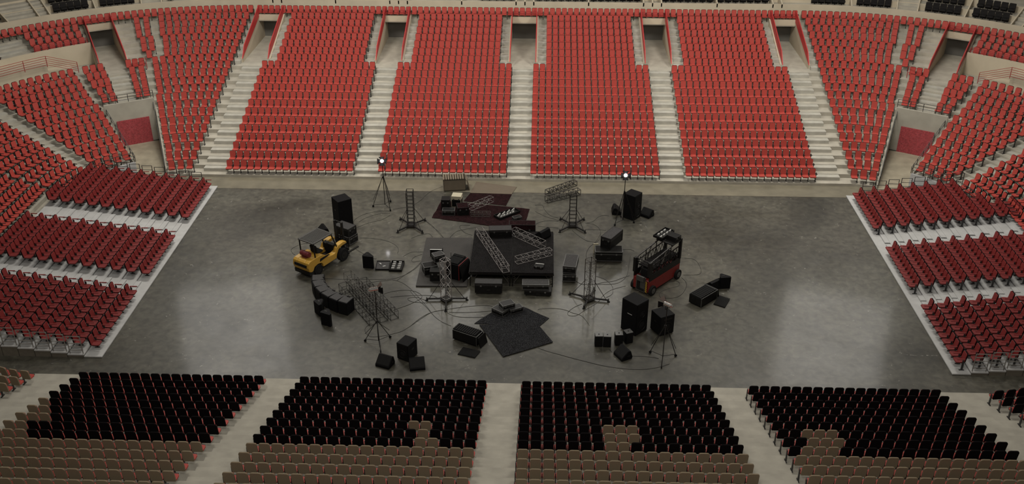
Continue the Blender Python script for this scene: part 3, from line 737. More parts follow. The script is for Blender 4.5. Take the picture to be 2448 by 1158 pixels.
CABLES=[
('curving from the far left light stand, uppermost of three', [(-9.11, 7.28), (-9.86, 7.26), (-10.71, 6.76), (-11.17, 6.12), (-11.24, 5.66)]),
('curving from the far left light stand, middle of three', [(-9.07, 6.97), (-9.73, 6.87), (-10.49, 6.3), (-10.89, 5.68)]),
('curving from the far left light stand, lowest of three', [(-9.02, 6.66), (-9.46, 6.03), (-10.23, 5.55), (-10.72, 5.08), (-11.01, 4.77)]),
('joining far left light stand and ladder mast', [(-8.96, 7.53), (-8.14, 7.88)]),
('rising from far left mast to the haze-painted case', [(-7.62, 8.3), (-7.26, 8.96), (-6.98, 9.81), (-6.61, 10.5), (-5.99, 11.12)]),
('running from far left mast towards the low platform', [(-6.56, 5.9), (-6.07, 5.24), (-5.64, 4.37), (-5.23, 3.67)]),
('arching from forklift cases to the gear trays', [(-10.45, 3.49), (-9.77, 3.48), (-9.06, 3.32), (-8.47, 2.99), (-7.99, 2.45), (-7.85, 1.91), (-7.88, 1.63)]),
('running from forklift to the gravel gear tray', [(-10.47, 2.02), (-9.84, 1.43), (-9.17, 0.92), (-9.05, 0.99)]),
('running from gear trays to the low platform', [(-7.47, 1.25), (-7.1, 1.73), (-6.72, 1.84), (-6.25, 1.85)]),
('hooked small loop left of the low platform', [(-6.35, 1.55), (-6.77, 1.2), (-6.89, 0.8), (-6.77, 0.61), (-6.33, 0.76)]),
('slanting past the left corner of the low platform', [(-7.46, -1.57), (-7.14, -1.04), (-6.61, -0.16), (-6.26, 0.76)]),
('looped around the back of the yellow forklift', [(-13.54, 2.74), (-14.0, 2.52), (-14.32, 2.16), (-14.43, 1.81), (-14.2, 1.35), (-14.04, 1.22)]),
('bowed on floor behind the low platform', [(-7.25, 3.53), (-6.89, 3.9), (-6.24, 4.21), (-5.95, 3.79)]),
('long, crossing the floor in front of the forklift', [(-12.82, -1.18), (-12.39, -1.39), (-11.66, -1.53), (-10.39, -1.55), (-9.13, -1.51), (-8.18, -1.47), (-7.63, -1.37), (-7.0, -0.85), (-6.56, -0.2), (-6.31, 0.45)]),
('sweeping from truss pile to near left mast', [(-9.1, -2.06), (-8.71, -1.77), (-8.16, -1.63), (-7.67, -1.56), (-7.19, -1.78), (-6.69, -2.31), (-6.08, -3.23), (-5.48, -4.24), (-4.89, -5.33), (-4.35, -5.96)]),
('straight, between truss pile and near left mast', [(-7.59, -3.42), (-6.69, -3.25), (-5.9, -3.17), (-5.22, -3.2), (-4.96, -3.37)]),
('big open loop right of the truss pile', [(-7.97, -3.99), (-8.05, -3.42), (-7.95, -3.06), (-7.38, -2.75), (-6.77, -2.65), (-6.26, -2.77), (-5.88, -3.11), (-5.82, -3.4), (-6.02, -3.75), (-6.56, -4.28), (-7.11, -4.69), (-7.48, -5.09)]),
('narrow loop at the left foot of the near left mast', [(-5.53, -3.73), (-6.06, -3.41), (-6.48, -3.46), (-6.59, -3.6), (-6.31, -3.87), (-5.82, -3.94), (-5.51, -3.96)]),
('winding around the near left light stand', [(-8.24, -6.14), (-8.45, -6.47), (-8.48, -6.83), (-8.27, -7.24), (-8.01, -7.42), (-7.51, -7.34), (-6.91, -7.09), (-6.48, -6.82), (-6.03, -6.23), (-5.52, -5.46), (-5.05, -4.9), (-4.47, -4.66)]),
('diagonal, ending at the open slatted case', [(-6.57, -2.7), (-6.1, -3.5), (-5.46, -4.39), (-4.88, -5.36), (-4.41, -5.88), (-3.91, -6.24)]),
('long arc reaching the small cases on the mat', [(-6.12, -6.36), (-5.63, -5.49), (-5.1, -4.93), (-4.35, -4.63), (-3.35, -4.31), (-2.46, -4.14), (-1.91, -4.15), (-1.66, -4.37)]),
('straight, from near left mast to the mat, upper', [(-4.15, -4.87), (-3.61, -4.9), (-2.71, -4.82), (-1.77, -4.66)]),
('bowed, from near left mast to the mat, lower', [(-4.26, -4.9), (-3.88, -5.22), (-3.39, -5.36), (-2.68, -5.36), (-2.21, -5.31)]),
('from the mat right edge to the small speakers', [(0.74, -4.48), (0.92, -4.37), (1.64, -4.29), (2.18, -4.4), (2.46, -4.56), (2.66, -4.72), (3.12, -4.97), (3.4, -5.51), (3.54, -5.93)]),
('longest, sweeping from mat to the near right light stand', [(0.78, -8.14), (1.29, -8.44), (2.01, -8.75), (2.39, -8.93), (3.32, -9.31), (4.24, -9.65), (5.46, -9.87), (6.32, -9.82), (7.02, -9.6), (7.49, -9.33)]),
('short, from floor monitor to the near right stand', [(5.59, -8.71), (6.37, -8.74), (6.99, -8.88)]),
('very short, between twin speakers and floor monitor', [(4.46, -8.09), (4.63, -8.41)]),
('loop at the front foot of the near right mast', [(3.21, -3.77), (2.75, -4.16), (2.41, -4.68), (2.47, -4.99), (2.87, -4.97), (3.36, -4.4), (4.07, -3.61), (4.45, -2.81), (4.97, -2.19), (5.77, -1.76)]),
('wavy, behind near right mast to the red lift', [(2.92, -1.31), (3.31, -1.64), (4.01, -1.61), (4.52, -1.39), (5.1, -1.23), (5.62, -0.87), (6.07, -0.57)]),
('climbing beside the left side of the red lift', [(4.16, -1.61), (4.86, -1.59), (5.44, -1.36), (5.92, -0.57), (6.17, 0.88), (6.31, 1.78)]),
('small arc at the right foot of the near right mast', [(4.12, -0.71), (4.54, -0.97), (4.87, -1.45), (5.02, -1.99), (4.95, -2.66), (4.58, -3.07)]),
('loop behind the rear wheel of the red lift', [(9.55, 1.62), (9.99, 1.57), (10.24, 1.24), (10.36, 0.44), (10.28, -0.14), (9.97, -0.34), (9.24, -0.39)]),
('double loop beside the front wheel of the red lift', [(9.1, -0.68), (9.29, -1.16), (9.26, -1.71), (8.92, -2.52), (8.46, -2.94), (7.76, -3.0), (7.62, -2.7), (7.76, -2.3), (8.37, -1.87), (8.81, -1.65), (8.92, -1.31), (8.73, -1.11), (8.3, -1.19)]),
('between the long case pile and big case stack', [(4.61, 4.56), (4.3, 3.57), (3.85, 2.77), (3.64, 1.99), (3.65, 1.24)]),
('short, at the foot of the big case stack', [(4.17, 0.37), (4.46, 0.38), (4.85, 0.91)]),
('between the big case stack and the red lift', [(5.87, 2.56), (6.29, 2.62), (6.58, 2.4)]),
('bent, left of the far right mast, uppermost', [(0.42, 8.47), (0.92, 8.49), (1.08, 7.81), (1.46, 6.99), (1.99, 6.68)]),
('diagonal, left of the far right mast', [(0.47, 7.54), (1.08, 6.89), (1.68, 6.5), (2.06, 6.27)]),
('bowed, left of the far right mast, third', [(0.49, 5.73), (0.94, 6.15), (1.53, 6.25), (1.98, 6.19)]),
('straight, left of the far right mast, lowest', [(0.64, 5.47), (1.24, 5.36), (1.97, 5.26)]),
('from the far right mast to the big case stack', [(2.85, 4.95), (3.27, 4.19), (3.76, 3.6), (4.26, 3.46)]),
('long s-curve down from the far right mast', [(3.69, 6.01), (4.21, 5.86), (4.55, 5.32), (4.63, 4.54), (4.41, 3.62), (3.88, 2.86), (3.63, 1.98), (3.65, 1.26)]),
('bent, from far right mast towards the speakers', [(3.77, 6.01), (4.22, 6.27), (4.55, 6.85), (4.94, 7.14), (5.29, 7.06)]),
('straight, right of the far right mast', [(3.66, 5.13), (4.33, 5.12), (4.98, 5.05)]),
('short diagonal behind the low platform', [(-6.58, 5.89), (-6.05, 5.11), (-5.62, 4.49), (-5.25, 3.74)]),
('arc from low platform to the stage decks', [(-4.85, 3.75), (-4.52, 4.53), (-4.03, 4.86), (-3.38, 5.12), (-2.79, 5.22)]),
('small hook between dark red mat and stage deck', [(-3.7, 5.43), (-4.29, 5.41), (-4.3, 5.01), (-3.92, 4.4), (-3.46, 4.1)]),
]
# ------------------------------------------------------------------ floor gear
loudspeaker_spots = None
speaker((-11.8, 5.18), D(216.5), .95, .95, 1.97, 'tall black loudspeaker standing behind the yellow forklift')
speaker((5.9, -6.23), D(44), .93, 1.04, 1.95, 'tall black loudspeaker in front of the red lift', badge=True)
speaker((-5.9, -9.15), D(-27), .70, .82, 1.0, 'cube-shaped black subwoofer nearest the front left seats')
speaker((7.39, -6.29), D(28), .89, .89, 1.19, 'cube-shaped black subwoofer right of the tall front loudspeaker', horn=True)
speaker((6.75, 7.0), D(52), .87, .86, 1.75, 'black loudspeaker tower beside the far right light stand')
monitor((-12.9, 3.9), D(-60), 'black floor monitor standing behind the forklift canopy', 1.25)
monitor((-9.35, -.25), D(80), 'black floor monitor between the forklift and the gear trays', 1.2, stand=True)
monitor((-11.35, -5.35), D(40), 'black floor monitor beside the curved speaker row, upper of two', 1.1, stand=True)
monitor((-10.65, -6.45), D(65), 'black floor monitor beside the curved speaker row, lower of two', 1.15, stand=True)
monitor((-6.95, -9.9), D(-22), 'black floor monitor left of the front left subwoofer', 1.15)
monitor((-5.3, -10.05), D(12), 'black floor monitor right in front of the front left subwoofer', 1.15)
monitor((5.15, -8.75), D(-60), 'speckled black floor monitor in front of the small speakers', 1.15)
monitor((10.75, -1.75), D(-140), 'black floor monitor leaning behind the open slatted case', 1.25)
monitor((11.45, -1.85), D(100), 'lone black floor monitor at the far right of the gear', 1.1, stand=True)
monitor((5.8, 7.6), D(90), 'black floor monitor left of the far right loudspeaker tower', 1.1)
monitor((7.75, 7.2), D(-40), 'black floor monitor right of the far right loudspeaker tower', 1.1)
monitor((.93, 2.25, .96), D(-130), 'black floor monitor tipped on the stage deck corner', 1.25)
for i, (x, y, a, lb) in enumerate([(3.95, -7.75, 2, 'leftmost of four'), (4.39, -7.77, -2, 'second from left of four'), (5.0, -7.6, 4, 'third from left of four'), (5.5, -7.4, 24, 'rightmost of four')]):
    t = thing('desktop_speaker', 'small black speaker with grey top, %s by the front' % lb, 'speaker', (x, y, 0), D(a), 'small speakers near the front right')
    b = MB(); b.box((0, 0, .33), (.41, .40, .64)); b.build('cabinet', BLK, t, bevel=.02)
    b = MB(); b.box((0, -.205, .34), (.36, .02, .56)); b.build('grille', GRILL, t)
    b = MB(); b.box((0, 0, .66), (.39, .38, .02)); b.build('top_plate', ALU, t); b = MB(); b.tube([(0, 0, .67), (0, 0, .685)], .035, 12); b.build('pole_socket', RUB, t)
# curved speaker row
t = thing('line_array', 'curved row of joined black line array speakers lying on the floor', 'speaker', (-11.02, -4.25, 0))
pts = [(-12.05, -2.35), (-11.93, -3.05), (-11.62, -3.72), (-11.18, -4.30), (-10.66, -4.76), (-10.1, -5.12), (-9.5, -5.38)]
for i in range(6):
    a, b = Vector(pts[i]), Vector(pts[i+1]); c = (a+b)/2; an = math.atan2((b-a).y, (b-a).x); c = c-Vector((math.sin(an), -math.cos(an)))*.34; L = (b-a).length*.93
    m = MB(); m.box((c.x+10.9, c.y+4.2, .39), (L-.01, .72, .78), rz=an); o = m.build('speaker_box', BLK, t, bevel=.02)
    m = MB(); n = Vector((math.sin(an), -math.cos(an))); q = c+n*.365; m.box((q.x+10.9, q.y+4.2, .39), (L-.08, .02, .66), rz=an); m.build('grille', GRILL, o)
    m = MB(); m.box((c.x+10.9, c.y+4.2, .79), (L-.06, .62, .02), rz=an); m.build('top_plate', SPK, o)
    m = MB(); q = c-n*.3; m.box((q.x+10.9, q.y+4.2, .82), (.2, .06, .05), rz=an); m.build('rigging_bracket', DSTEEL, o)
# truss pile on the left
pile = 'black trusses in the pile left of the stage'
a0 = math.atan2(-3.35, 2.2)
truss((-9.25, -4.5, .03), a0, 4.2, .46, 'dark truss on the floor, left one of the pile', 9, DSTEEL, group=pile)
truss((-8.72, -4.2, .03), a0, 4.2, .46, 'dark truss on the floor, middle one of the pile', 9, DSTEEL, group=pile)
truss((-8.18, -3.95, .03), a0, 4.2, .46, 'dark truss on the floor, right one of the pile', 9, DSTEEL, group=pile)
truss((-8.95, -4.05, .54), a0+.03, 4.2, .46, 'dark truss lying on top of the truss pile', 9, STEEL, group=pile)
# upright masts
tower((-7.45, 5.2), 0, 2.55, .42, 'ladder mast on cross feet, far left of the stage', [(-8.21, 4.28), (-6.63, 4.28), (-6.64, 5.98), (-8.27, 6.07)], diag=False, M_=DSTEEL)
tower((2.87, 5.55), 0, 2.3, .42, 'ladder mast on cross feet, far right of the stage', [(2.04, 4.69), (3.65, 4.66), (2.1, 6.44), (3.63, 6.44)], diag=False, M_=DSTEEL)
tower((-4.4, -3.62), D(45), 2.62, .42, 'tall bright lattice mast at the front left of the stage', [(-5.5, -3.7), (-3.24, -3.58), (-4.33, -4.79), (-4.45, -2.6)], M_=STEELL)
tower((3.62, -3.3), D(45-9), 2.62, .42, 'tall lattice mast at the front right of the stage', [(2.54, -2.80), (4.7, -3.5), (3.3, -4.24), (3.95, -2.3)], M_=STEEL)
light_stand((-9.53, 7.92), [(-10.31, 7.85), (-9.09, 7.29), (-9.26, 8.6)], 3.34, 2.19, 'lit lamp on a wheeled tripod, far left', True, (.1, -1, .32))
light_stand((6.12, 6.2), [(5.58, 5.71), (6.83, 6.12), (6.05, 6.95)], 3.37, 2.19, 'lit lamp on a wheeled tripod, far right', True, (-.05, -1, .32))
light_stand((-7.56, -8.0), [(-8.29, -7.87), (-7.03, -7.48), (-7.34, -8.8)], 3.32, 1.35, 'unlit chrome lamp with barn doors on tripod, front left', False, (.9, .35, .0))
light_stand((7.18, -8.92), [(6.59, -8.4), (7.87, -8.67), (7.05, -9.7)], 3.3, 2.02, 'unlit chrome lamp on tripod, front right', False, (-.8, .75, -.05))
# mats
slab('stage_mat', 'haze-painted rubber mat, far half beyond the maroon mat', 'mat', [(-3.71, 11.94), (-.86, 11.2), (-1.18, 10.05), (-4.02, 10.15)], .012, .03, MATHAZE)
slab('stage_mat', 'maroon speckled rubber mat reaching towards the far stand', 'mat', [(-4.02, 10.12), (-1.18, 10.02), (-1.5, 8.32), (-4.38, 8.9)], .0, .03, MATR)
slab('stage_mat', 'large black maroon-speckled mat behind the stage decks', 'mat', [(-5.85, 8.95), (-3.6, 8.55), (.08, 7.86), (-.22, 5.75), (-2.06, 5.32), (-6.25, 6.39)], .0, .03, MATR, jag=.03)
slab('stage_mat', 'black speckled mat at the front, upper piece', 'mat', [(-2.67, -5.98), (-1.53, -4.53), (-.22, -4.09), (1.37, -5.31), (.82, -6.18)], 0, .03, MATB, jag=.04)
slab('stage_mat', 'black speckled mat at the front, lower piece on top', 'mat', [(-2.39, -6.13), (.82, -6.10), (1.57, -7.64), (-.99, -9.05)], .031, .03, MATB)
for nm, p in (('left', [(-3.34, -8.89), (-3.11, -8.25), (-2.19, -8.6), (-2.43, -9.19)]), ('right', [(10.54, -3.58), (10.98, -2.64), (11.52, -3.09), (11.12, -3.94)])):
    c = sum((Vector(q) for q in p), Vector((0, 0)))/4; a = Vector(p[1])-Vector(p[0]); b = Vector(p[3])-Vector(p[0])
    m = MB(); m.ext([(q[0]-c.x, q[1]-c.y) for q in p], 0, .045, 'z')
    for i in range(14): q = Vector(p[0])+b*((i+.5)/14); m.box((q.x-c.x+a.x/2, q.y-c.y+a.y/2, .06), (a.length*.98, .03, .03), rz=math.atan2(a.y, a.x))
    tag(m.build('foam_pad', RUB, loc=(c.x, c.y, 0)), 'black ribbed foam pad on the floor, near the %s open case' % nm, 'pad')
# stage
slab('stage_platform', 'low dark platform left of the stage decks', 'platform', [(-6.3, 3.55), (-3.42, 3.65), (-3.34, -2.2), (-6.28, -2.25)], 0, .08, LOWP)
def deck(x0, x1, y0, y1, label):
    t = thing('stage_deck', label, 'stage', ((x0+x1)/2, (y0+y1)/2, 0)); w, d, h = x1-x0-.03, y1-y0, .95
    m = MB(); m.box((0, 0, h-.04), (w, d, .08)); m.build('deck_top', DECKM, t)
    m = MB()
    for s in (-1, 1): m.bar((-w/2, s*d/2, h-.12), (w/2, s*d/2, h-.12), .05, .09); m.bar((s*w/2, -d/2, h-.12), (s*w/2, d/2, h-.12), .05, .09)
    m.build('deck_frame', DSTEEL, t)
    for sx in (-1, 1):
        for sy in (-1, 0, 1):
            m = MB(); x, y = sx*(w/2-.05), sy*(d/2-.06); m.tube([(x, y, 0), (x, y, h-.1)], .03, 8); m.build('leg', DSTEEL, t)
    m = MB(); y = -d/2+.1
    m.bar((-w/2+.05, y, .12), (w/2-.05, y, .12), .03); m.bar((-w/2+.05, y, .12), (-w/2+.5, y, .8), .025); m.bar((w/2-.05, y, .12), (w/2-.5, y, .8), .025)
    for sx in (-1, 1):
        for i in range(5): x = sx*(w/2-.12); m.bar((x-.1, y, .1+i*.15), (x+.1, y, .25+i*.15), .014); m.bar((x+.1, y, .1+i*.15), (x-.1, y, .25+i*.15), .014)
    m.build('bracing', STEEL, t)
    m = MB(); m.box((0, .5, .45), (w-.1, d-1.1, .8)); m.build('skirt', RUB, t); return t
deck(-3.23, -.83, -2.05, 3.0, 'left speckled black stage deck carrying the long truss')
deck(-.80, 1.62, -2.05, 3.0, 'right speckled black stage deck carrying two trusses')
truss((-2.0, .22, .99), math.atan2(-4.75, 1.85), 5.0, .40, 'long bright truss lying across the left stage deck', 11, STEELL, r=.013)
truss((.1, 1.7, .99), math.atan2(-1.6, 1.75), 2.5, .40, 'bright box truss at the back of the right stage deck', 6, STEELL, r=.013)
truss((.45, -.45, .99), math.atan2(1.1, 1.95), 2.3, .36, 'bright truss lying across the front of the right stage deck', 6, STEELL, r=.013)
case((-1.62, 2.42, .96), D(5), 1.35, .62, .5, 'long black case on the back of the left stage deck', top=SPK, wheels=False)
case((-.3, 3.35), 0, 1.6, .6, 1.35, 'tall dark case standing behind the right stage deck', top=MATR)
k_ = case((.78, -1.4, .96), D(-12), .5, .36, .12, 'small flat black case with one white edge on the right deck', wheels=False)
m = MB(); m.box((0, .18, .13), (.5, .03, .02)); m.build('edge_strip', WHITEP, k_)
# cases in front of the decks
case((-2.07, -2.65), 0, 1.52, .55, .72, 'long black case in front of the left stage deck', top=SPK)
case((.74, -2.78), D(-4), 1.5, .55, .36, 'lower long black case in front of the right stage deck', top=SPK)
case((.60, -2.62, .37), D(1), 1.5, .62, .32, 'upper long black case in front of the right stage deck', top=SPK, wheels=False, edge=ALU)
# left platform load
case((-5.2, -1.45, .08), 0, .62, .5, .62, 'black case at the bottom of the leaning case stack', wheels=False)
case((-5.62, -.72, .08), D(20), .8, .6, .55, 'black case wedged behind the bottom case of the stack', wheels=False, edge=ALU)
case((-5.15, -.35, .72), D(28), .62, .48, .42, 'small black case tilted on top of the case stack', top=SPK, wheels=False, edge=ALU)
m = MB(); m.box((0, 0, .24), (.78, .05, .46)); m.box((.37, -.1, .30), (.04, .22, .58)); o = m.build('case_lid', BLK2, loc=(-5.42, 1.2, .08)); tag(o, 'black case lid standing upright behind the case stack', 'case lid')
m = MB(); m.box((-0.0, -.0, .475), (.78, .055, .012)); m.build('edge_strip', WHITEP, o)
t = thing('equipment_rack', 'big black rack with ridged top and red edging, low platform', 'rack', (-4.0, -.95, .08), D(-25))
m = MB(); m.box((0, 0, .5), (.85, 1.1, 1.0)); m.build('cabinet', BLK, t, bevel=.02)
for i in range(8): m = MB(); m.box((-.04, -.45+i*.125, 1.04+(.0 if i < 6 else .03)), (.74, .085, .10)); m.build('foam_slab', RUB, t)
m = MB(); m.bar((.43, -.55, 1.0), (.43, .55, 1.0), .03); m.bar((.43, -.55, .02), (.43, -.55, 1.0), .025); m.build('edging', REDP, t)
m = MB(); m.box((.6, 0, .48), (.05, 1.12, 1.0), ry=D(-14)); m.build('lid', BLK2, t)
m = MB(); m.tube([(-.5, .2, .3), (-.5, .2, 1.3)], .02, 6); m.build('pole', ALU, t)
# far mat load
open_case((-5.15, 10.9), D(8), 1.5, .95, .85, 'haze-painted open case with fanned slabs near the far stand', 9, body=HAZEC)
case((-5.45, 7.75, .031), 0, .55, .55, .75, 'black case on the maroon mat, left of the pale-topped case', wheels=False)
case((-4.75, 8.25, .031), D(-6), .62, .6, .78, 'black case with pale open top on the maroon mat', top=LIDTAN, wheels=False, edge=LIDTAN)
case((-5.2, 6.95, .031), 0, .8, .45, .34, 'low dark case shape standing in for a reflection, mat corner', wheels=False, edge=ALU)  # solid box added for the dark reflection below the cases
case((-4.3, 7.15, .031), D(12), .72, .75, .55, 'black case with maroon top beside the bright truss', top=MATR, wheels=False)
truss((-3.1, 7.55, .40), math.atan2(1.35, 1.35), 1.9, .34, 'short bright truss propped on the maroon mat', 5, STEELL, r=.012)
m = thing('truss_section', 'small dark truss under the short bright truss', 'truss', (-3.1, 6.75, .05), D(0))
for nm, q in truss_geo(1.3, .26, 5, .012): q.build(nm, STEEL, m)
tray((-1.38, 6.95), D(42), 1.7, .62, 'long tray of silver clamps on the maroon mat', [(-.7+.2*i, .15 if i % 2 else .05, .5) for i in range(8)]+[(-.6+.25*i, -.16, .4) for i in range(5)], BLK2, z=.031, h=.17)
case((-.72, 6.35, .031), D(30), .55, .3, .2, 'small black box right of the clamp tray', wheels=False, edge=ALU)
tray((-8.52, .05), D(2), .78, .98, 'gravel-black tray holding two silver clamps', [(-.16, .12, -.9), (.1, -.18, .4)], h=.10)
tray((-7.68, -.05), D(-2), .74, 1.06, 'black tray packed with two rows of silver clamps', [(x, -.36+.24*i, .1) for x in (-.17, .17) for i in range(4)], BLK2)
truss((2.2, 10.85, .03), math.atan2(1.75, 2.05), 2.6, .34, 'grey truss section near the far stand, farther one', 7, STEEL, r=.03)
truss((2.3, 9.65, .03), math.atan2(1.25, 2.1), 2.6, .36, 'grey truss section behind the far right mast, nearer one', 7, STEEL, r=.03)
# right of the stage
case((2.55, -.95), D(-2), .76, 1.1, .55, 'lower case of the narrow stack right of the decks', edge=ALU)
case((2.62, -.62, .56), D(-8), .74, 1.45, .44, 'upper speckled case of the narrow stack right of decks', top=SPK, wheels=False, edge=ALU)
case((4.93, 1.35), 0, 1.62, .8, .72, 'big black trunk under the tilted case', edge=ALU)
case((5.13, 2.0, .73), D(-32), .66, 1.5, .74, 'tilted black case on top of the big trunk', top=SPK, wheels=False)
m = MB(); m.box((0, 0, .35), (.30, .06, .68)); tag(m.build('case_lid', LIDTAN, loc=(4.2, 2.05, 0)), 'pale-lined case lid standing behind the big trunk', 'case lid')
open_case((-2.9, -7.55), D(-28), 1.45, .68, .62, 'open black case of foam slabs at the front left', 11)
open_case((10.0, -3.2), D(45), 1.45, .83, .60, 'open black case of foam slabs at the right edge', 9)
# cases on the front mat
case((-1.32, -4.95, .062), D(-38), .75, .5, .3, 'lower left black case on the speckled front mat', top=SPK, wheels=False, edge=ALU)
case((-.5, -4.72, .062), D(30), .75, .42, .28, 'lower right black case on the speckled front mat', top=SPK, wheels=False, edge=ALU)
case((-.95, -4.75, .37), D(28), .72, .5, .25, 'topmost speckled case on the speckled front mat', top=SPK, wheels=False, edge=ALU)
# ------------------------------------------------------------------ forklift
F = thing('forklift', 'yellow forklift carrying black cases on its forks', 'forklift', (-12.63, -.75, 0), D(58.4))
m = MB(); body = [(-.55, .42), (-.72, .50), (-.80, .78), (-.76, 1.05), (-.62, 1.14), (-.1, 1.18), (.45, 1.15), (.62, 1.0), (.95, .78), (1.38, .76), (1.50, .80), (1.62, 1.02), (1.82, 1.15), (2.2, 1.20), (2.45, 1.14), (2.52, 1.0), (2.1, .98), (1.78, .88), (1.62, .62), (1.55, .38), (.42, .34), (.40, .52), (.28, .66), (.0, .72), (-.28, .66), (-.42, .46)]
for s in (-1, 1): m.ext(body, s*.62, s*.30)
m.ext([(-.72, .50), (-.80, .78), (-.76, 1.05), (-.62, 1.14), (-.1, 1.16), (.45, 1.12), (.45, .40), (-.5, .40)], -.30, .30); m.build('body', YEL, F, bevel=.03)
m = MB(); m.ext([(-.70, .22), (-.74, .46), (-.3, .5), (-.3, .22)], -.6, .6); m.box((.95, 0, .40), (1.2, .9, .3)); m.build('chassis', DSTEEL, F)
m = MB(); m.box((-.80, 0, .84), (.04, .96, .17)); m.build('rear_grille', RUB, F)
for s in (-1, 1): m = MB(); m.ext([(.15, .80), (.20, .98), (.88, .98), (1.02, .90)], s*.622, s*.63); m.build('side_vent', RUB, F)
def wheel(x, y, r, w, par, nm='wheel', hub=DSTEEL):
    m = MB(); m.tube([(x, y-w/2, r), (x, y-w/2+.03, r), (x, y+w/2-.03, r), (x, y+w/2, r)], r, 26)
    o = m.build(nm, RUB, par, bevel=.02); m = MB(); s = 1 if y > 0 else -1
    m.tube([(x, y+s*w/2, r), (x, y+s*(w/2+.012), r)], r*.55, 16); m.tube([(x, y+s*w/2, r), (x, y+s*(w/2+.03), r)], r*.16, 10)
    m.build('hub', hub, o)
for s in (-1, 1): wheel(0, s*.55, .33, .2, F); wheel(2.08, s*.62, .40, .26, F)
m = MB(); m.box((.05, 0, 2.12), (.02, 1.1, .07)); 
for i in range(11): m.bar((-.15, -.5+i*.1, 2.14), (1.3, -.5+i*.1, 2.14), .05, .03)
for s in (-1, 1): m.bar((-.2, s*.58, 2.12), (1.35, s*.58, 2.12), .07, .06)
m.box((-.2, 0, 2.12), (.07, 1.2, .06)); m.box((1.35, 0, 2.12), (.07, 1.2, .06)); m.box((.58, 0, 2.115), (1.5, 1.1, .012)); m.build('canopy', GREYP, F)
for s in (-1, 1):
    m = MB(); m.bar((-.12, s*.56, 1.1), (-.16, s*.56, 2.1), .06); m.build('rear_post', DSTEEL, F)
    m = MB(); m.bar((1.75, s*.52, 1.0), (1.3, s*.56, 2.1), .06); m.build('front_post', DSTEEL, F)
m = MB(); m.box((.62, 0, 1.12), (.5, .5, .12)); m.box((.36, 0, 1.38), (.12, .48, .5), ry=D(-10)); m.build('driver_seat', RUB, F, bevel=.04)
m = MB(); m.tube([(1.62, 0, .9), (1.42, 0, 1.35)], .03, 8); m.tube([(1.42+.02+.17*math.sin(a)*.5, .17*math.cos(a), 1.37+.17*math.sin(a)*.4) for a in [i*PI/8 for i in range(17)]], .014, 6); m.build('steering_wheel', DSTEEL, F)
m = MB(); m.box((1.65, 0, .95), (.25, .8, .5)); m.build('dashboard', RUB, F)
for s in (-1, 1): m = MB(); m.bar((2.62, s*.28, .06), (2.55, s*.28, 2.25), .08, .14); m.build('mast_rail', DSTEEL, F)
m = MB()
for z in (.3, 1.1, 2.2): m.bar((2.6, -.3, z), (2.6, .3, z), .06)
m.tube([(2.58, .1, .2), (2.55, .1, 1.9)], .04, 8); m.tube([(2.58, -.1, .2), (2.55, -.1, 1.9)], .04, 8); m.build('mast_crossbar', DSTEEL, F)
m = MB(); m.box((2.74, 0, .42), (.06, 1.05, .12)); m.box((2.74, 0, .12), (.06, 1.05, .12))
for i in range(7): m.bar((2.76, -.5+i*.166, .4), (2.76, -.5+i*.166, 1.15), .03)
m.bar((2.76, -.5, 1.15), (2.76, .5, 1.15), .04); m.build('load_backrest', DSTEEL, F)
for s in (-1, 1): m = MB(); m.box((3.3, s*.26, .04), (1.1, .12, .035)); m.build('fork', DSTEEL, F)
m = MB(); m.tube([(-.32, -.32, 1.38), (-.32, -.26, 1.38), (-.32, .26, 1.38), (-.32, .32, 1.38)], .16, 16); m.box((-.32, 0, 1.2), (.3, .34, .06)); m.tube([(-.32, .32, 1.38), (-.32, .40, 1.38)], .05, 8)
for y in (-.15, .15): m.tube([(-.32, y-.015, 1.38), (-.32, y+.015, 1.38)], .175, 16)
m.build('gas_tank', TANK, F, smooth=True)
m = MB(); m.bar((-.14, -.6, 1.85), (-.05, -.68, 1.85), .02); m.box((-.05, -.68, 1.8), (.03, .03, .14)); m.build('mirror', DSTEEL, F)
case((-11.22, 3.03, .08), D(58.4), .75, 1.2, .52, 'lower black case on the forklift forks', edge=ALU, wheels=False)
case((-11.26, 3.08, .61), D(58.4), .72, 1.15, .52, 'upper speckled case on the forklift forks', top=SPK, wheels=False)
# ------------------------------------------------------------------ red electric lift
G = thing('platform_lift', 'red and black electric work lift with gear piled on top', 'lift', (7.55, -1.33, 0), D(49))
m = MB(); m.box((0, 0, .56), (3.0, 1.12, .74)); m.build('chassis', REDP, G, bevel=.03)
m = MB(); m.box((-1.53, 0, .62), (.06, .62, .95)); m.box((-1.60, 0, 1.0), (.12, .5, .3)); m.build('front_panel', GREYP, G)
m = MB(); m.box((-1.57, .14, .62), (.03, .2, .5)); m.box((-1.57, 0, .3), (.03, .5, .14)); m.build('panel_recess', RUB, G)
hz = MB(); hz.box((-1.565, -.40, .56), (.02, .10, .74)); o = hz.build('hazard_strip', RUB, G)
hz = MB()
for i in range(6): hz.ext([(-.45, .20+i*.12), (-.35, .27+i*.12), (-.35, .33+i*.12), (-.45, .26+i*.12)], -1.582, -1.575, 'x')
lab(hz.build('hazard_stripes', HAZY, o), 'yellow diagonal stripes')
for sx in (-1, 1):
    for s in (-1, 1): wheel(sx*1.25, s*.62, .30, .16, G, hub=ALU)
m = MB(); m.box((0, .53, 1.12), (3.0, .06, .38)); m.box((0, -.53, 1.12), (3.0, .06, .38)); m.box((1.47, 0, 1.12), (.06, 1.1, .38)); m.build('side_panel', DSTEEL, G)
m = MB()
for i in range(7):
    x = -1.2+i*.4
    for s in (-.36, .36): m.bar((x, s, 1.0), (x+.42, s, 1.5), .06, .04); m.bar((x+.42, s, 1.0), (x, s, 1.5), .06, .04)
m.build('scissor_arms', STEEL, G)
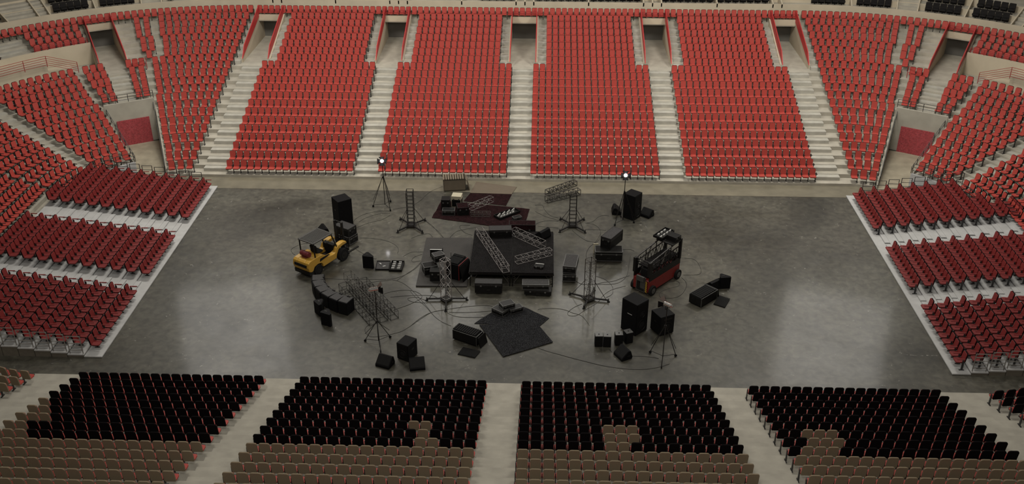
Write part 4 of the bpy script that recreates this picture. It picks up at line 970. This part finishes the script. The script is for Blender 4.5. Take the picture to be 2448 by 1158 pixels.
m = MB(); m.box((.1, 0, 1.56), (2.5, .95, .06)); m.build('platform', DECKM, G)
for sx, h in ((-1.45, 2.1), (1.45, 2.5)):
    for s in (-1, 1): m = MB(); m.box((sx, s*.5, (1.3+h)/2), (.13 if sx > 0 else .26, .16, h-1.3+.1)); m.build('corner_post', DSTEEL, G)
for s in (-1, 1):
    m = MB(); m.tube([(-1.45, s*.5, 2.12), (1.45, s*.5, 2.5)], .045, 8); m.build('hand_rail', DSTEEL, G)
    m = MB(); m.tube([(-1.45, s*.5, 1.85), (1.45, s*.5, 2.1)], .035, 8); m.build('mid_rail', DSTEEL, G)
    m = MB()
    for i in range(9): m.bar((-1.3+i*.3, s*.5, 1.3), (-1.0+i*.3, s*.5, 2.0), .022); m.bar((-1.0+i*.3, s*.5, 1.3), (-1.3+i*.3, s*.5, 1.95), .022)
    m.build('side_mesh', DSTEEL, G)
    for x in (-.5, .5): m = MB(); m.bar((x, s*.5, 1.58), (x, s*.5, 2.3), .04); m.build('upright', DSTEEL, G)
for z in (2.12, 1.95): m = MB(); m.tube([(-1.45, -.5, z), (-1.45, .5, z)], .03, 8); m.build('end_rail', DSTEEL, G)
m = MB(); m.box((1.0, 0, 2.46), (.95, 1.15, .05)); m.build('top_shelf', DSTEEL, G)
m = MB(); m.bar((-.4, .5, 1.6), (0, .5, 2.3), .05); m.bar((-.3, -.5, 1.6), (.1, -.5, 2.3), .05); m.build('strut', STEEL, G)
m = MB(); m.box((-1.0, 0, 1.2), (.5, .5, .5)); m.build('control_box', RUB, G)
tray((7.93, -.15), D(52), 1.25, .6, 'tray of silver clamps lying across the top of the red lift', [(-.48+.16*i, .13 if i % 2 else -.14, .3) for i in range(7)], BLK2, z=2.55, h=.14)
case((8.45, -.62, 2.49), D(49), .5, .62, .3, 'small black case on the top shelf of the red lift', wheels=False)
# ------------------------------------------------------------------ cables
random.seed(3)
for nm, pts in CABLES:
    c0 = Vector((*pts[0], 0)); P_ = []
    q = [Vector((*p, 0))-c0 for p in pts]; q = [q[0]]+q+[q[-1]]
    for i in range(1, len(q)-2):
        for j in range(6):
            u = j/6; a, b, c, d = q[i-1], q[i], q[i+1], q[i+2]
            v = .5*((2*b)+(-a+c)*u+(2*a-5*b+4*c-d)*u*u+(-a+3*b-3*c+d)*u**3); v.z = .011; P_.append(v)
    e = q[-1].copy(); e.z = .011; P_.append(e)
    P_ = [p for i, p in enumerate(P_) if i == 0 or (p-P_[i-1]).length > 1e-3]
    m = MB(); m.tube(P_, .0095, 5); tag(m.build('cable', WIRE, loc=c0), 'black cable '+nm, 'cable', 'black cables on the arena floor')
